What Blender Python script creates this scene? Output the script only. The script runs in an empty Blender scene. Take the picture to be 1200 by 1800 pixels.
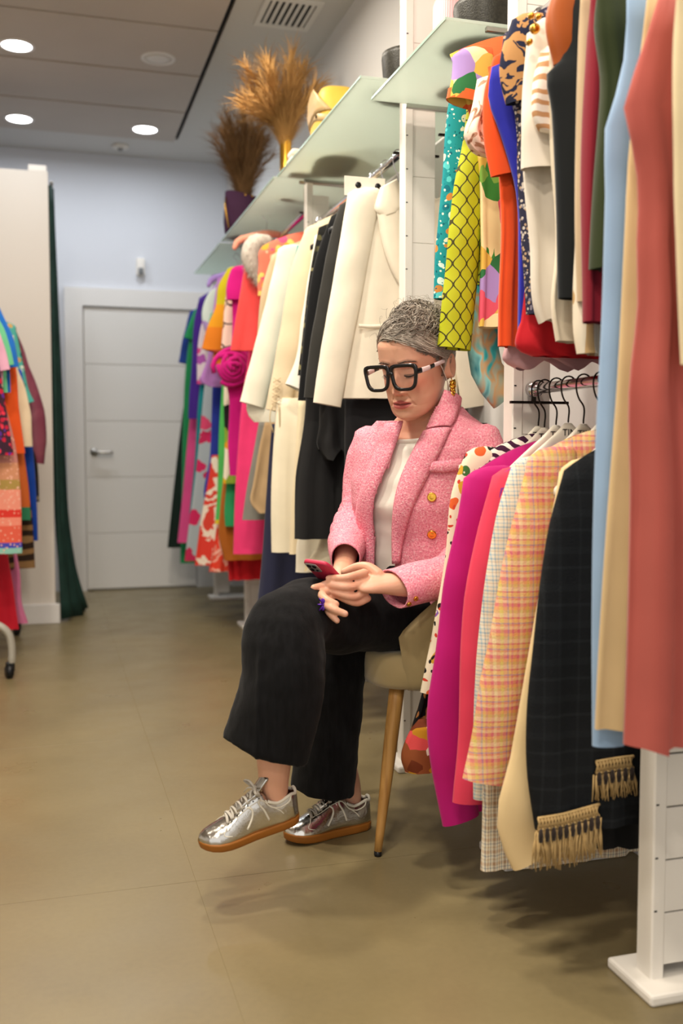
import bpy, bmesh, math, random
import numpy as np
from mathutils import Vector, Matrix
from mathutils.bvhtree import BVHTree

# ---------------------------------------------------------------- camera, light, exposure
SC = bpy.context.scene
COL = SC.collection
FPX = 1750.0
YAW = math.atan(513 / FPX)
PIT = math.atan(109 / FPX)
cam_data = bpy.data.cameras.new('camera')
cam = bpy.data.objects.new('camera', cam_data)
COL.objects.link(cam)
cam.location = (0, 0, 1.0)
cam.rotation_euler = (math.pi / 2 - PIT, 0, -YAW)
cam_data.sensor_fit = 'VERTICAL'
cam_data.sensor_height = 36
cam_data.lens = 35
cam_data.clip_start = 0.05
cam_data.dof.use_dof = True
cam_data.dof.focus_distance = 2.5
cam_data.dof.aperture_fstop = 2.4
SC.camera = cam
SC.view_settings.view_transform = 'Standard'
SC.view_settings.look = 'None'
SC.view_settings.gamma = 1
SC.view_settings.use_curve_mapping = False
SC.view_settings.exposure = 0.82

world = bpy.data.worlds.new('shop_daylight')
SC.world = world
world.use_nodes = True
world.node_tree.nodes['Background'].inputs[0].default_value = (1.0, 0.98, 0.95, 1)
world.node_tree.nodes['Background'].inputs[1].default_value = 0.72

def area(name, loc, size, power, color=(1, .92, .8), rot=(0, 0, 0), spread=180):
    l = bpy.data.lights.new(name, 'AREA')
    l.shape = 'DISK'
    l.size = size
    l.energy = power
    l.color = color
    l.spread = math.radians(spread)
    o = bpy.data.objects.new(name, l)
    COL.objects.link(o)
    o.location = loc
    o.rotation_euler = rot
    return o

# the shop's ceiling lamps over the aisle (in front of and above the camera)
WARM = (1, .90, .76)
for i, (x, y, p) in enumerate([(-.25, .4, 17), (.25, 1.5, 18), (-.35, 2.4, 21), (.3, 3.0, 17), (.5, 4.2, 9), (-.35, 4.2, 5), (-.6, -.8, 18)]):
    area('ceiling_lamp', (x, y, 2.98), .22, p, WARM)
COOL = (.88, .94, 1.0)
LAMPS_ON = [(-.12, 5.39), (-.14, 6.55), (.62, 6.54)]
for x, y in LAMPS_ON:
    area('downlight_lamp', (x, y, 3.012), .13, 4, COOL)

# ---------------------------------------------------------------- helpers
def hexc(h):
    h = h.lstrip('#')
    c = [int(h[i:i + 2], 16) / 255 for i in (0, 2, 4)]
    return tuple((v / 12.92 if v <= .04045 else ((v + .055) / 1.055) ** 2.4) for v in c) + (1.0,)

def ray_dir(px, py):
    u = (px - 600) / FPX
    v = (py - 900) / FPX
    f = math.cos(PIT) - v * math.sin(PIT)
    dn = math.sin(PIT) + v * math.cos(PIT)
    r = u
    return np.array([r * math.cos(YAW) + f * math.sin(YAW), -r * math.sin(YAW) + f * math.cos(YAW), -dn]), f

EYE = np.array([0, 0, 1.0])
def at(px, py, d):
    w, f = ray_dir(px, py)
    return EYE + w * (d / f)
def atY(px, py, Y):
    w, f = ray_dir(px, py)
    return EYE + w * (Y / w[1])
def pix(p):
    x, y, z = p
    r = x * math.cos(YAW) - y * math.sin(YAW)
    d = x * math.sin(YAW) + y * math.cos(YAW)
    fwd = d * math.cos(PIT) + (1 - z) * math.sin(PIT)
    dd = (1 - z) * math.cos(PIT) - d * math.sin(PIT)
    return 600 + FPX * r / fwd, 900 + FPX * dd / fwd
def rdir(r, d, u=0):
    return np.array([r * math.cos(YAW) + d * math.sin(YAW), -r * math.sin(YAW) + d * math.cos(YAW), u])

def link(name, me, mat=None, parent=None, smooth=True, loc=None):
    o = bpy.data.objects.new(name, me)
    COL.objects.link(o)
    if mat is not None and len(me.materials) == 0:
        me.materials.append(mat)
    if parent is not None:
        o.parent = parent
    if loc is not None:
        o.location = loc
    if smooth and me.polygons:
        me.polygons.foreach_set('use_smooth', [True] * len(me.polygons))
    return o

def mesh(name, verts, faces, mat=None, parent=None, smooth=True, loc=None):
    me = bpy.data.meshes.new(name)
    me.from_pydata([tuple(map(float, v)) for v in verts], [], [tuple(f) for f in faces])
    me.update()
    return link(name, me, mat, parent, smooth, loc)

def tag(o, label=None, cat=None, group=None, kind=None):
    if label: o['label'] = label
    if cat: o['category'] = cat
    if group: o['group'] = group
    if kind: o['kind'] = kind
    return o

def empty(name, loc=(0, 0, 0), rz=0, label=None, cat=None, group=None):
    o = bpy.data.objects.new(name, None)
    o.empty_display_size = .05
    COL.objects.link(o)
    o.location = tuple(map(float, loc))
    o.rotation_euler = (0, 0, rz)
    return tag(o, label, cat, group)

def bm_obj(name, bm, mat, parent=None, smooth=False, loc=None):
    me = bpy.data.meshes.new(name)
    bm.normal_update()
    bm.to_mesh(me)
    bm.free()
    return link(name, me, mat, parent, smooth, loc)

def box(name, lo, hi, mat, parent=None, bev=.002, smooth=False, loc=None, seg=1):
    bm = bmesh.new()
    bmesh.ops.create_cube(bm, size=1)
    s = [hi[i] - lo[i] for i in range(3)]
    c = [(hi[i] + lo[i]) / 2 for i in range(3)]
    for v in bm.verts:
        v.co = Vector([v.co[i] * s[i] + c[i] for i in range(3)])
    if bev:
        bmesh.ops.bevel(bm, geom=bm.edges[:], offset=min(bev, min(s) * .45), segments=seg, affect='EDGES', profile=.5)
    return bm_obj(name, bm, mat, parent, smooth, loc)

def grid_faces(n, m, close_m=True, base=0, flip=False):
    fs = []
    for i in range(n - 1):
        for j in range(m if close_m else m - 1):
            a = base + i * m + j
            b = base + i * m + (j + 1) % m
            c = base + (i + 1) * m + (j + 1) % m
            d = base + (i + 1) * m + j
            fs.append((a, d, c, b) if flip else (a, b, c, d))
    return fs

def loft(name, rings, mat, parent=None, cap0=True, cap1=True, loc=None, smooth=True):
    """rings: n x m x 3"""
    R = np.asarray(rings, float)
    n, m = R.shape[:2]
    fs = grid_faces(n, m)
    if cap0: fs.append(tuple(range(m))[::-1])
    if cap1: fs.append(tuple((n - 1) * m + k for k in range(m)))
    return mesh(name, R.reshape(-1, 3), fs, mat, parent, smooth, loc)

def crom(P, n):
    """Catmull-Rom resample of points (k x dims) into n points"""
    P = np.asarray(P, float)
    k = len(P)
    if k == 2:
        t = np.linspace(0, 1, n)[:, None]
        return P[0] * (1 - t) + P[1] * t
    d = np.r_[0, np.cumsum(np.linalg.norm(np.diff(P[:, :3], axis=0), axis=1) + 1e-6)]
    T = np.linspace(0, d[-1], n)
    m = np.gradient(P, d, axis=0)
    out = []
    for t in T:
        i = min(max(np.searchsorted(d, t) - 1, 0), k - 2)
        h = d[i + 1] - d[i]
        s = (t - d[i]) / h
        out.append((2 * s**3 - 3 * s**2 + 1) * P[i] + (s**3 - 2 * s**2 + s) * h * m[i] + (-2 * s**3 + 3 * s**2) * P[i + 1] + (s**3 - s**2) * h * m[i + 1])
    return np.array(out)

def tube_rings(path, radii, m=12, flat=1.0, up=(0, 0, 1), n=None, roundcap=True):
    """path k x 3, radii k (or k x 2: along side, along up) -> rings with rotation minimising frames"""
    P = np.asarray(path, float)
    r = np.asarray(radii, float)
    if r.ndim == 0: r = np.full(len(P), float(r))
    if r.ndim == 1: r = np.stack([r, r * flat], 1)
    if n:
        Q = crom(np.hstack([P, r]), n)
        P, r = Q[:, :3], Q[:, 3:]
    T = np.gradient(P, axis=0)
    T /= np.linalg.norm(T, axis=1)[:, None] + 1e-9
    u = np.asarray(up, float)
    s = np.cross(T[0], u)
    if np.linalg.norm(s) < 1e-3: s = np.cross(T[0], (1, 0, 0))
    s /= np.linalg.norm(s)
    rings = []
    a = np.linspace(0, 2 * np.pi, m, endpoint=False)
    for i in range(len(P)):
        s = s - T[i] * np.dot(s, T[i])
        s /= np.linalg.norm(s) + 1e-9
        w = np.cross(s, T[i])
        rings.append(P[i] + np.outer(np.cos(a) * r[i, 0], s) + np.outer(np.sin(a) * r[i, 1], w))
    if roundcap:
        pre, post = [], []
        for f, sc in ((.55, .83), (.95, .35)):
            pre.insert(0, P[0] - T[0] * min(r[0]) * f + (rings[0] - P[0]) * sc)
            post.append(P[-1] + T[-1] * min(r[-1]) * f + (rings[-1] - P[-1]) * sc)
        rings = pre + rings + post
    return np.array(rings)

def tube(name, path, radii, mat, parent=None, m=10, n=None, flat=1.0, up=(0, 0, 1), roundcap=True, loc=None):
    return loft(name, tube_rings(path, radii, m, flat, up, n, roundcap), mat, parent, loc=loc)

class MB:
    """collects shapes into ONE mesh"""
    def __init__(s): s.v, s.f = [], []
    def rings(s, R, cap0=True, cap1=True, close=True):
        R = np.asarray(R, float)
        n, m = R.shape[:2]
        b = len(s.v)
        s.v += [tuple(p) for p in R.reshape(-1, 3)]
        s.f += grid_faces(n, m, close, b)
        if close and cap0: s.f.append(tuple(b + k for k in range(m))[::-1])
        if close and cap1: s.f.append(tuple(b + (n - 1) * m + k for k in range(m)))
        return s
    def tube(s, path, radii, m=8, n=None, flat=1.0, up=(0, 0, 1), roundcap=False):
        return s.rings(tube_rings(path, radii, m, flat, up, n, roundcap))
    def box(s, lo, hi):
        b = len(s.v)
        s.v += [(x, y, z) for x in (lo[0], hi[0]) for y in (lo[1], hi[1]) for z in (lo[2], hi[2])]
        s.f += [tuple(b + k for k in q) for q in ((0, 1, 3, 2), (4, 6, 7, 5), (0, 4, 5, 1), (2, 3, 7, 6), (0, 2, 6, 4), (1, 5, 7, 3))]
        return s
    def obj(s, name, mat, parent=None, smooth=True, loc=None):
        return mesh(name, s.v, s.f, mat, parent, smooth, loc)

def lathe(name, prof, mat, parent=None, m=28, loc=None, sx=1, sy=1, cap0=True, cap1=True):
    a = np.linspace(0, 2 * np.pi, m, endpoint=False)
    R = [np.stack([np.cos(a) * r * sx, np.sin(a) * r * sy, np.full(m, z)], 1) for r, z in prof]
    return loft(name, R, mat, parent, cap0, cap1, loc)

def vnoise(p, s=1.0, seed=0):
    """cheap smooth pseudo noise on n x 3"""
    p = np.asarray(p) * s
    k = seed * 1.7
    return (np.sin(p[:, 0] * 1.9 + 1.3 * np.sin(p[:, 1] * 1.3 + k) + k) + np.sin(p[:, 1] * 2.3 + 1.1 * np.sin(p[:, 2] * 1.7 + k) + 2 * k)
            + np.sin(p[:, 2] * 2.1 + 1.2 * np.sin(p[:, 0] * 1.5 - k) + 3 * k)) / 3

# ---------------------------------------------------------------- materials
class G:
    def __init__(s, name, rough=.8, metal=0, spec=.3):
        s.m = bpy.data.materials.new(name)
        s.m.use_nodes = True
        s.nt = s.m.node_tree
        s.b = s.nt.nodes['Principled BSDF']
        s.b.inputs['Roughness'].default_value = rough
        s.b.inputs['Metallic'].default_value = metal
        s.b.inputs['Specular IOR Level'].default_value = spec
        s.tc = s.nt.nodes.new('ShaderNodeTexCoord')
        s.co = s.tc.outputs['Object']
    def node(s, t, **kw):
        n = s.nt.nodes.new(t)
        for k, v in kw.items(): setattr(n, k, v)
        return n
    def put(s, sock, v):
        if isinstance(v, bpy.types.NodeSocket): s.nt.links.new(v, sock)
        elif isinstance(v, (tuple, list)) and len(v) == 4 and sock.type == 'VECTOR': sock.default_value = v[:3]
        else: sock.default_value = v
    def map(s, scale=(1, 1, 1), rot=(0, 0, 0), loc=(0, 0, 0), v=None):
        n = s.node('ShaderNodeMapping')
        s.put(n.inputs[0], v or s.co)
        n.inputs['Scale'].default_value = scale
        n.inputs['Rotation'].default_value = rot
        n.inputs['Location'].default_value = loc
        return n.outputs[0]
    def noise(s, scale, detail=2, dist=0, v=None, rough=.5):
        n = s.node('ShaderNodeTexNoise')
        s.put(n.inputs['Vector'], v or s.co)
        n.inputs['Scale'].default_value = scale
        n.inputs['Detail'].default_value = detail
        n.inputs['Distortion'].default_value = dist
        n.inputs['Roughness'].default_value = rough
        return n.outputs[0], n.outputs[1]
    def vor(s, scale, v=None, feature='F1', rnd=1.0):
        n = s.node('ShaderNodeTexVoronoi', feature=feature)
        s.put(n.inputs['Vector'], v or s.co)
        n.inputs['Scale'].default_value = scale
        n.inputs['Randomness'].default_value = rnd
        return n
    def wave(s, scale, dist=0, v=None, direction='X', detail=1, profile='SIN', dscale=1):
        n = s.node('ShaderNodeTexWave', wave_type='BANDS', bands_direction=direction, wave_profile=profile)
        s.put(n.inputs['Vector'], v or s.co)
        n.inputs['Scale'].default_value = scale
        n.inputs['Distortion'].default_value = dist
        n.inputs['Detail'].default_value = detail
        n.inputs['Detail Scale'].default_value = dscale
        return n.outputs['Fac']
    def ramp(s, fac, stops, interp='CONSTANT'):
        n = s.node('ShaderNodeValToRGB')
        s.put(n.inputs[0], fac)
        cr = n.color_ramp
        cr.interpolation = interp
        while len(cr.elements) < len(stops): cr.elements.new(.5)
        for e, (p, c) in zip(cr.elements, stops):
            e.position = p
            e.color = hexc(c) if isinstance(c, str) else c
        return n.outputs[0]
    def mix(s, fac, a, b, mode='MIX'):
        n = s.node('ShaderNodeMix', data_type='RGBA', blend_type=mode)
        s.put(n.inputs[0], fac)
        s.put(n.inputs[6], hexc(a) if isinstance(a, str) else a)
        s.put(n.inputs[7], hexc(b) if isinstance(b, str) else b)
        return n.outputs[2]
    def math(s, op, a, b=0.0, c=0.0):
        n = s.node('ShaderNodeMath', operation=op)
        s.put(n.inputs[0], a)
        s.put(n.inputs[1], b)
        s.put(n.inputs[2], c)
        return n.outputs[0]
    def xyz(s, v=None):
        n = s.node('ShaderNodeSeparateXYZ')
        s.put(n.inputs[0], v or s.co)
        return n.outputs[0], n.outputs[1], n.outputs[2]
    def add(s, a, b):
        n = s.node('ShaderNodeVectorMath', operation='ADD')
        s.put(n.inputs[0], a); s.put(n.inputs[1], b)
        return n.outputs[0]
    def warp(s, amount, scale):
        n = s.node('ShaderNodeVectorMath', operation='MULTIPLY_ADD')
        s.put(n.inputs[0], s.noise(scale, 2)[1])
        n.inputs[1].default_value = (amount,) * 3
        s.put(n.inputs[2], s.co)
        return n.outputs[0]
    def bump(s, fac, strength=.2, dist=.002):
        n = s.node('ShaderNodeBump')
        n.inputs['Strength'].default_value = strength
        n.inputs['Distance'].default_value = dist
        s.put(n.inputs['Height'], fac)
        s.nt.links.new(n.outputs[0], s.b.inputs['Normal'])
    def out(s, col):
        s.put(s.b.inputs['Base Color'], hexc(col) if isinstance(col, str) else col)
        return s.m

def M(name, col, rough=.8, metal=0, bump=0, bs=400, spec=.3, var=0, vs=6, coat=0):
    g = G(name, rough, metal, spec)
    c = hexc(col) if isinstance(col, str) else col
    if var:
        f = g.noise(vs, 4)[0]
        d = tuple(x * (1 - var) for x in c[:3]) + (1,)
        l = tuple(min(1, x * (1 + var)) for x in c[:3]) + (1,)
        c = g.ramp(f, [(.3, d), (.7, l)], 'LINEAR')
    if bump: g.bump(g.noise(bs, 2)[0], bump, .001)
    if coat: g.b.inputs['Coat Weight'].default_value = coat
    return g.out(c)

_cloth = {}
def cloth(col, rough=.85, bump=.15):
    k = (col, rough)
    if k not in _cloth:
        g = G('cloth_' + col.lstrip('#'), rough, 0, .2)
        g.b.inputs['Sheen Weight'].default_value = .15
        c = hexc(col)
        f = g.noise(9, 3)[0]
        cc = g.ramp(f, [(.3, tuple(x * .93 for x in c[:3]) + (1,)), (.7, tuple(min(1, x * 1.05) for x in c[:3]) + (1,))], 'LINEAR')
        g.bump(g.noise(700, 1)[0], bump, .001)
        _cloth[k] = g.out(cc)
    return _cloth[k]

def p_blobs(name, bg, cols, scale=18, size=.42, warp=.03, stretch=(1, 1, 1), rough=.8, second=None):
    """printed motifs: irregular blobs of several inks on a ground"""
    g = G(name, rough, 0, .2)
    v = g.map(stretch, v=g.warp(warp, 14))
    vo = g.vor(scale, v)
    h = g.xyz(vo.outputs['Color'])[0]
    n = len(cols)
    ink = g.ramp(h, [(i / n, c) for i, c in enumerate(cols)])
    m = g.math('LESS_THAN', vo.outputs['Distance'], size)
    c = g.mix(m, bg, ink)
    if second:
        vo2 = g.vor(scale * 2.3, v)
        m2 = g.math('LESS_THAN', vo2.outputs['Distance'], .27)
        c = g.mix(m2, c, g.ramp(g.xyz(vo2.outputs['Color'])[1], [(i / len(second), q) for i, q in enumerate(second)]))
    return g.out(c)

def p_patches(name, cols, scale=8, warp=.06, stretch=(1, 1, 1), rough=.8, line=None):
    g = G(name, rough, 0, .2)
    v = g.map(stretch, v=g.warp(warp, 9))
    vo = g.vor(scale, v)
    n = len(cols)
    c = g.ramp(g.xyz(vo.outputs['Color'])[0], [(i / n, q) for i, q in enumerate(cols)])
    if line:
        e = g.vor(scale, v, 'DISTANCE_TO_EDGE')
        c = g.mix(g.math('LESS_THAN', e.outputs['Distance'], .035), c, line)
    return g.out(c)

def p_swirl(name, stops, scale=5, warp=.1, wscale=6, stretch=(1, 1, 1), rough=.6, interp='LINEAR'):
    g = G(name, rough, 0, .3)
    v = g.map(stretch, v=g.warp(warp, wscale))
    return g.out(g.ramp(g.noise(scale, 2, .8, v)[0], stops, interp))

def p_animal(name, bg, spot, scale=30, thr=.5, warp=.05, stretch=(1, 1, 1), mid=None):
    g = G(name, .8, 0, .2)
    v = g.map(stretch, v=g.warp(warp, 20))
    n = g.noise(scale, 2, .6, v)[0]
    st = [(0, bg), (thr, mid or spot)]
    if mid: st.append((thr + .05, spot))
    return g.out(g.ramp(n, st))

def p_zebra(name, a, b, scale=14, dist=6, direction='Z', thr=.5):
    g = G(name, .8, 0, .2)
    return g.out(g.ramp(g.wave(scale, dist, None, direction, 2), [(0, a), (thr, b)]))

def p_plaid(name, bg, xs, zs, cell=.035, rough=.85, tweed=0, k=.6):
    """woven check: coloured warp (x) and weft (z) stripes blended over a ground"""
    g = G(name, rough, 0, .2)
    x, y, z = g.xyz(g.warp(.002, 60))
    c = hexc(bg)
    def stripes(axis, cols):
        f = g.math('FRACT', g.math('DIVIDE', axis, cell))
        return g.ramp(f, [(p, q) for p, q in cols])
    sx = stripes(g.math('ADD', x, 5.0), xs)
    sz = stripes(g.math('ADD', z, 5.0), zs)
    w = g.math('FRACT', g.math('MULTIPLY', g.math('ADD', g.math('ADD', x, z), 9.0), 300))
    c = g.mix(.5, sx, sz)
    if tweed:
        t = g.noise(260, 1)[0]
        c = g.mix(g.math('MULTIPLY', t, tweed), c, bg)
        g.bump(t, .5, .002)
    return g.out(c)

def p_bands(name, stops, z0, z1, rough=.8, warp=.004, overlay=None):
    """horizontal woven bands by garment height (object z from z0 top to z1 bottom)"""
    g = G(name, rough, 0, .2)
    x, y, z = g.xyz(g.warp(warp, 30))
    f = g.math('DIVIDE', g.math('SUBTRACT', z, z0), z1 - z0)
    c = g.ramp(f, stops)
    if overlay:
        vo = g.vor(overlay[1], None)
        c = g.mix(g.math('LESS_THAN', vo.outputs['Distance'], .25), c, overlay[0])
    return g.out(c)

def p_ogee(name, bg, line, cx=.032, cz=.05):
    g = G(name, .7, 0, .3)
    x, y, z = g.xyz()
    s = g.math('MULTIPLY', g.math('SINE', g.math('MULTIPLY', z, 2 * math.pi / cz)), cx * .23)
    def near(v):
        f = g.math('FRACT', g.math('ADD', g.math('DIVIDE', v, cx), 20.5))
        return g.math('LESS_THAN', g.math('ABSOLUTE', g.math('SUBTRACT', f, .5)), .052)
    m = g.math('MAXIMUM', near(g.math('SUBTRACT', x, s)), near(g.math('ADD', g.math('SUBTRACT', x, cx * .5), s)))
    return g.out(g.mix(m, bg, line))

WHITE = M('white_lacquer', '#e9e4dc', .45, var=.02)
CHROME = M('chrome', '#d8d8dc', .12, 1)
BLACKP = M('black_plastic', '#151517', .35)
DARKMETAL = M('dark_metal', '#2a2420', .4, .8)
GOLD = M('gold_metal', '#d9a440', .22, 1)
STEEL = M('brushed_steel', '#b9b7b2', .28, 1)
# ---------------------------------------------------------------- setting
wall_white = M('wall_paint', '#dcdbda', .75, bump=.05, bs=120)
wall_warm = M('wall_paint_warm', '#ded7cd', .7, bump=.05, bs=120)
def struct(o): o['kind'] = 'structure'; return o

g = G('floor_tile', .3, 0, .42)
f1 = g.noise(2.2, 5, .3)[0]; f2 = g.noise(70, 3)[0]
c = g.ramp(g.math('ADD', g.math('MULTIPLY', f1, .75), g.math('MULTIPLY', f2, .25)), [(.3, '#76694b'), (.7, '#877957')], 'LINEAR')
rr = g.ramp(g.noise(6, 4)[0], [(.3, (.27,) * 3 + (1,)), (.7, (.4,) * 3 + (1,))], 'LINEAR')
g.nt.links.new(rr, g.b.inputs['Roughness'])
g.bump(f2, .05, .0006)
TILE = g.out(c)
GROUT = M('grout', '#7b6e4e', .8)
floor = struct(box('floor', (-3.2, -2.2, -.06), (1.38, 7.28, -.0006), GROUT, bev=0))
tm = None
for i in range(-3, 1):
    for j in range(-4, 5):
        x0, y0 = .31 + i * 1.2, 2.26 + j * 1.2
        x1, y1 = min(x0 + 1.2, 1.38), min(y0 + 1.2, 7.28)
        x0, y0 = max(x0, -3.2), max(y0, -2.2)
        if x1 - x0 < .05 or y1 - y0 < .05: continue
        t = box('tile', (x0 + .0006, y0 + .0006, -.0006), (x1 - .0006, y1 - .0006, 0), TILE, floor, bev=.0002)
struct(box('wall_right', (1.38, -2.2, -.06), (1.5, 7.4, 3.2), wall_white, bev=0))
wb = struct(box('wall_back', (-3.2, 7.28, -.06), (1.38, 7.4, 3.2), M('wall_paint_cool_lit', '#d5d8df', .75, bump=.05, bs=120), bev=0))  # bluish cast of the cool downlights is put into this wall's colour
struct(box('trim_pilaster', (1.27, 7.18, 0), (1.38, 7.28, 3.06), wall_white, bev=.003))
struct(box('wall_left', (-3.3, -2.2, -.06), (-3.2, 7.4, 3.2), wall_white, bev=0))
CEIL = M('ceiling_paint', '#cfcdc9', .85)
# ceiling border around the recessed panel field
ceil = struct(MB().box((.86, -2.2, 3.06), (1.38, 7.28, 3.2)).box((-3.2, 6.80, 3.06), (.86, 7.28, 3.2)).box((-3.2, -2.2, 3.12), (.86, 6.80, 3.2)).obj('ceiling', CEIL, smooth=False))
BLACKGAP = M('black_shadow_gap', '#0c0c0c', .8)
box('shadow_gap', (-3.1, -2.1, 3.07), (.855, 6.795, 3.115), BLACKGAP, ceil, bev=0)
PANEL = M('ceiling_panel_laminate', '#beb4aa', .6, var=.03, vs=3)
for k in range(15):
    y1 = 6.755 - k * .607
    if y1 < -1.5: break
    box('panel', (-3.05, y1 - .585, 3.03), (.825, y1, 3.068), PANEL, ceil, bev=.002)
# downlights
g = G('lamp_diffuser', .5)
g.b.inputs['Emission Color'].default_value = (1, .98, 1, 1); g.b.inputs['Emission Strength'].default_value = 9
LAMP = g.out('#ffffff')
LAMPOFF = M('unlit_diffuser', '#d9d6d2', .4)
def downlight(x, y, on, label):
    t = empty('ceiling_downlight', (x, y, 3.03), 0, label, 'ceiling light', 'round downlights in the panel ceiling')
    lathe('trim_ring', [(.072, -.001), (.074, -.006), (.088, -.005), (.09, -.001), (.09, 0), (.072, 0)], M('lamp_ring', '#e4e2e0', .4), t, 32, cap0=False, cap1=False)
    lathe('diffuser', [(.001, -.004), (.04, -.004), (.072, -.003), (.072, 0), (.001, 0)], LAMP if on else LAMPOFF, t, 32)
downlight(-.12, 5.39, True, 'lit round downlight cut by the left edge, nearer of the two on that side')
downlight(-.14, 6.55, True, 'lit round downlight in the farthest ceiling panel on the left')
downlight(.62, 6.54, True, 'lit round downlight in the far right corner of the panel ceiling')
downlight(.58, 5.36, False, 'unlit grey round downlight in the panel ceiling')
sd = empty('smoke_detector', (.5, 7.03, 3.06), 0, 'small white round smoke detector on the ceiling before the back wall', 'smoke detector')
lathe('base', [(.055, 0), (.055, -.012), (.05, -.02), (.001, -.021)], WHITE, sd)
lathe('sensor', [(.02, -.02), (.018, -.034), (.001, -.036)], M('grey_plastic', '#9a9a9a', .5), sd)
# ceiling vent
v = empty('air_vent', (1.12, 4.72, 3.06), 0, 'square ceiling air vent with slanted slats by the right wall', 'vent')
vw = M('vent_white', '#dedbd5', .5)
MB().box((-.135, -.16, -.008), (.135, -.13, 0)).box((-.135, .13, -.008), (.135, .16, 0)).box((-.135, -.13, -.008), (-.11, .13, 0)).box((.11, -.13, -.008), (.135, .13, 0)).obj('frame', vw, v, False)
box('duct', (-.11, -.13, -.001), (.11, .13, .0), BLACKGAP, v, bev=0)
sl = None
for k in range(7):
    x = -.093 + k * .031
    sl = mesh('slat', [(x - .009, -.13, -.0075), (x + .011, -.13, -.0015), (x + .011, .13, -.0015), (x - .009, .13, -.0075), (x - .008, -.13, -.0085), (x + .012, -.13, -.0025), (x + .012, .13, -.0025), (x - .008, .13, -.0085)],
              [(0, 1, 2, 3), (4, 7, 6, 5), (0, 4, 5, 1), (2, 6, 7, 3), (1, 5, 6, 2), (0, 3, 7, 4)], vw, v, False)
# door
DOORW = M('door_white', '#dedcd8', .5)
x0, x1, zt = .245, 1.02, 2.0
d = struct(box('door_1', (x0, 7.262, .008), (x1, 7.30, zt), DOORW, bev=.002))
for k in range(5):   # flush panels with grooved joints
    za, zb = .012 + k * .398, .012 + (k + 1) * .398 - .006
    box('panel', (x0 + .004, 7.255, za), (x1 - .004, 7.264, zb), DOORW, d, bev=.002)
hd = MB()
hd.tube([(x0 + .06, 7.256, .985), (x0 + .06, 7.21, .985)], .011, 12)
hd.tube([(x0 + .06, 7.215, .985), (x0 + .09, 7.205, .985), (x0 + .18, 7.205, .983)], .0105, 12, n=8, roundcap=True)
h = hd.obj('door_handle', STEEL, d)
lathe('rosette', [(.026, 0), (.026, .008), (.001, .009)], STEEL, d, loc=(x0 + .06, 7.256, .985)).rotation_euler = (math.pi / 2, 0, 0)
FRW = M('door_frame_white', '#e2e0dd', .5)
fr = struct(MB().box((x0 - .125, 7.235, 0), (x0 - .004, 7.285, zt + .13)).box((x1 + .004, 7.235, 0), (x1 + .125, 7.285, zt + .13)).box((x0 - .004, 7.235, zt + .006), (x1 + .004, 7.285, zt + .13)).obj('trim_door_frame', FRW, smooth=False))
struct(box('baseboard_back', (1.15, 7.262, 0), (1.27, 7.28, .09), FRW, bev=.003))
# motion sensor above the door
s = empty('motion_sensor', (.645, 7.28, 2.29), 0, 'small white wall sensor mounted above the white door', 'sensor')
box('housing', (-.03, -.045, -.06), (.03, 0, .065), WHITE, s, bev=.012, smooth=True, seg=3)
box('lens', (-.018, -.058, -.055), (.018, -.035, -.005), M('sensor_lens', '#77797c', .3), s, bev=.008, smooth=True, seg=2)
# fitting room partition on the left
p = struct(box('wall_partition', (-3.1, 5.95, 0), (.022, 6.0, 2.565), wall_warm, bev=.003))
box('rail_cap', (-.085, 5.955, 2.565), (.015, 6.02, 2.60), WHITE, p, bev=.003)
struct(box('baseboard_partition', (-3.1, 5.925, 0), (.045, 5.95, .115), FRW, bev=.004))
# green curtain
CURT = M('green_velvet', '#1d3a33', .75, bump=.2, bs=300, var=.25, vs=8)
cur = empty('fitting_room_curtain', (.06, 6.1, 0), 0, 'dark green velvet curtain hanging beside the white fitting room wall', 'curtain')
R = []
nz, nu = 26, 60
for i in range(nz):
    t = i / (nz - 1)
    z = 2.50 * (1 - t) + .012 * t
    row = []
    fl = max(0, (t - .72) / .28) ** 1.8
    for k in range(nu):
        u = k / (nu - 1)
        y = 5.985 + u * (.30 + .12 * fl)
        x = .036 + .024 * math.sin(u * 30 + .6 * math.sin(t * 3)) * (.6 + .5 * t) + t * (.012 + .05 * u) - .02 * max(0, 1 - u * 6) + fl * (.02 + .10 * u + .03 * math.sin(u * 19))
        row.append((x, y, z + .02 * fl * math.sin(u * 12)))
    R.append(row)
R = np.array(R)
front = R.reshape(-1, 3)
cf = grid_faces(nz, nu, False)
co = mesh('drape', front - np.array([.06, 6.1, 0]), cf, CURT, cur)
co.modifiers.new('thick', 'SOLIDIFY').thickness = .004
tube('curtain_rod', [(-.02, -.11, 2.515), (-.02, .42, 2.515)], .011, STEEL, cur)

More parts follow.
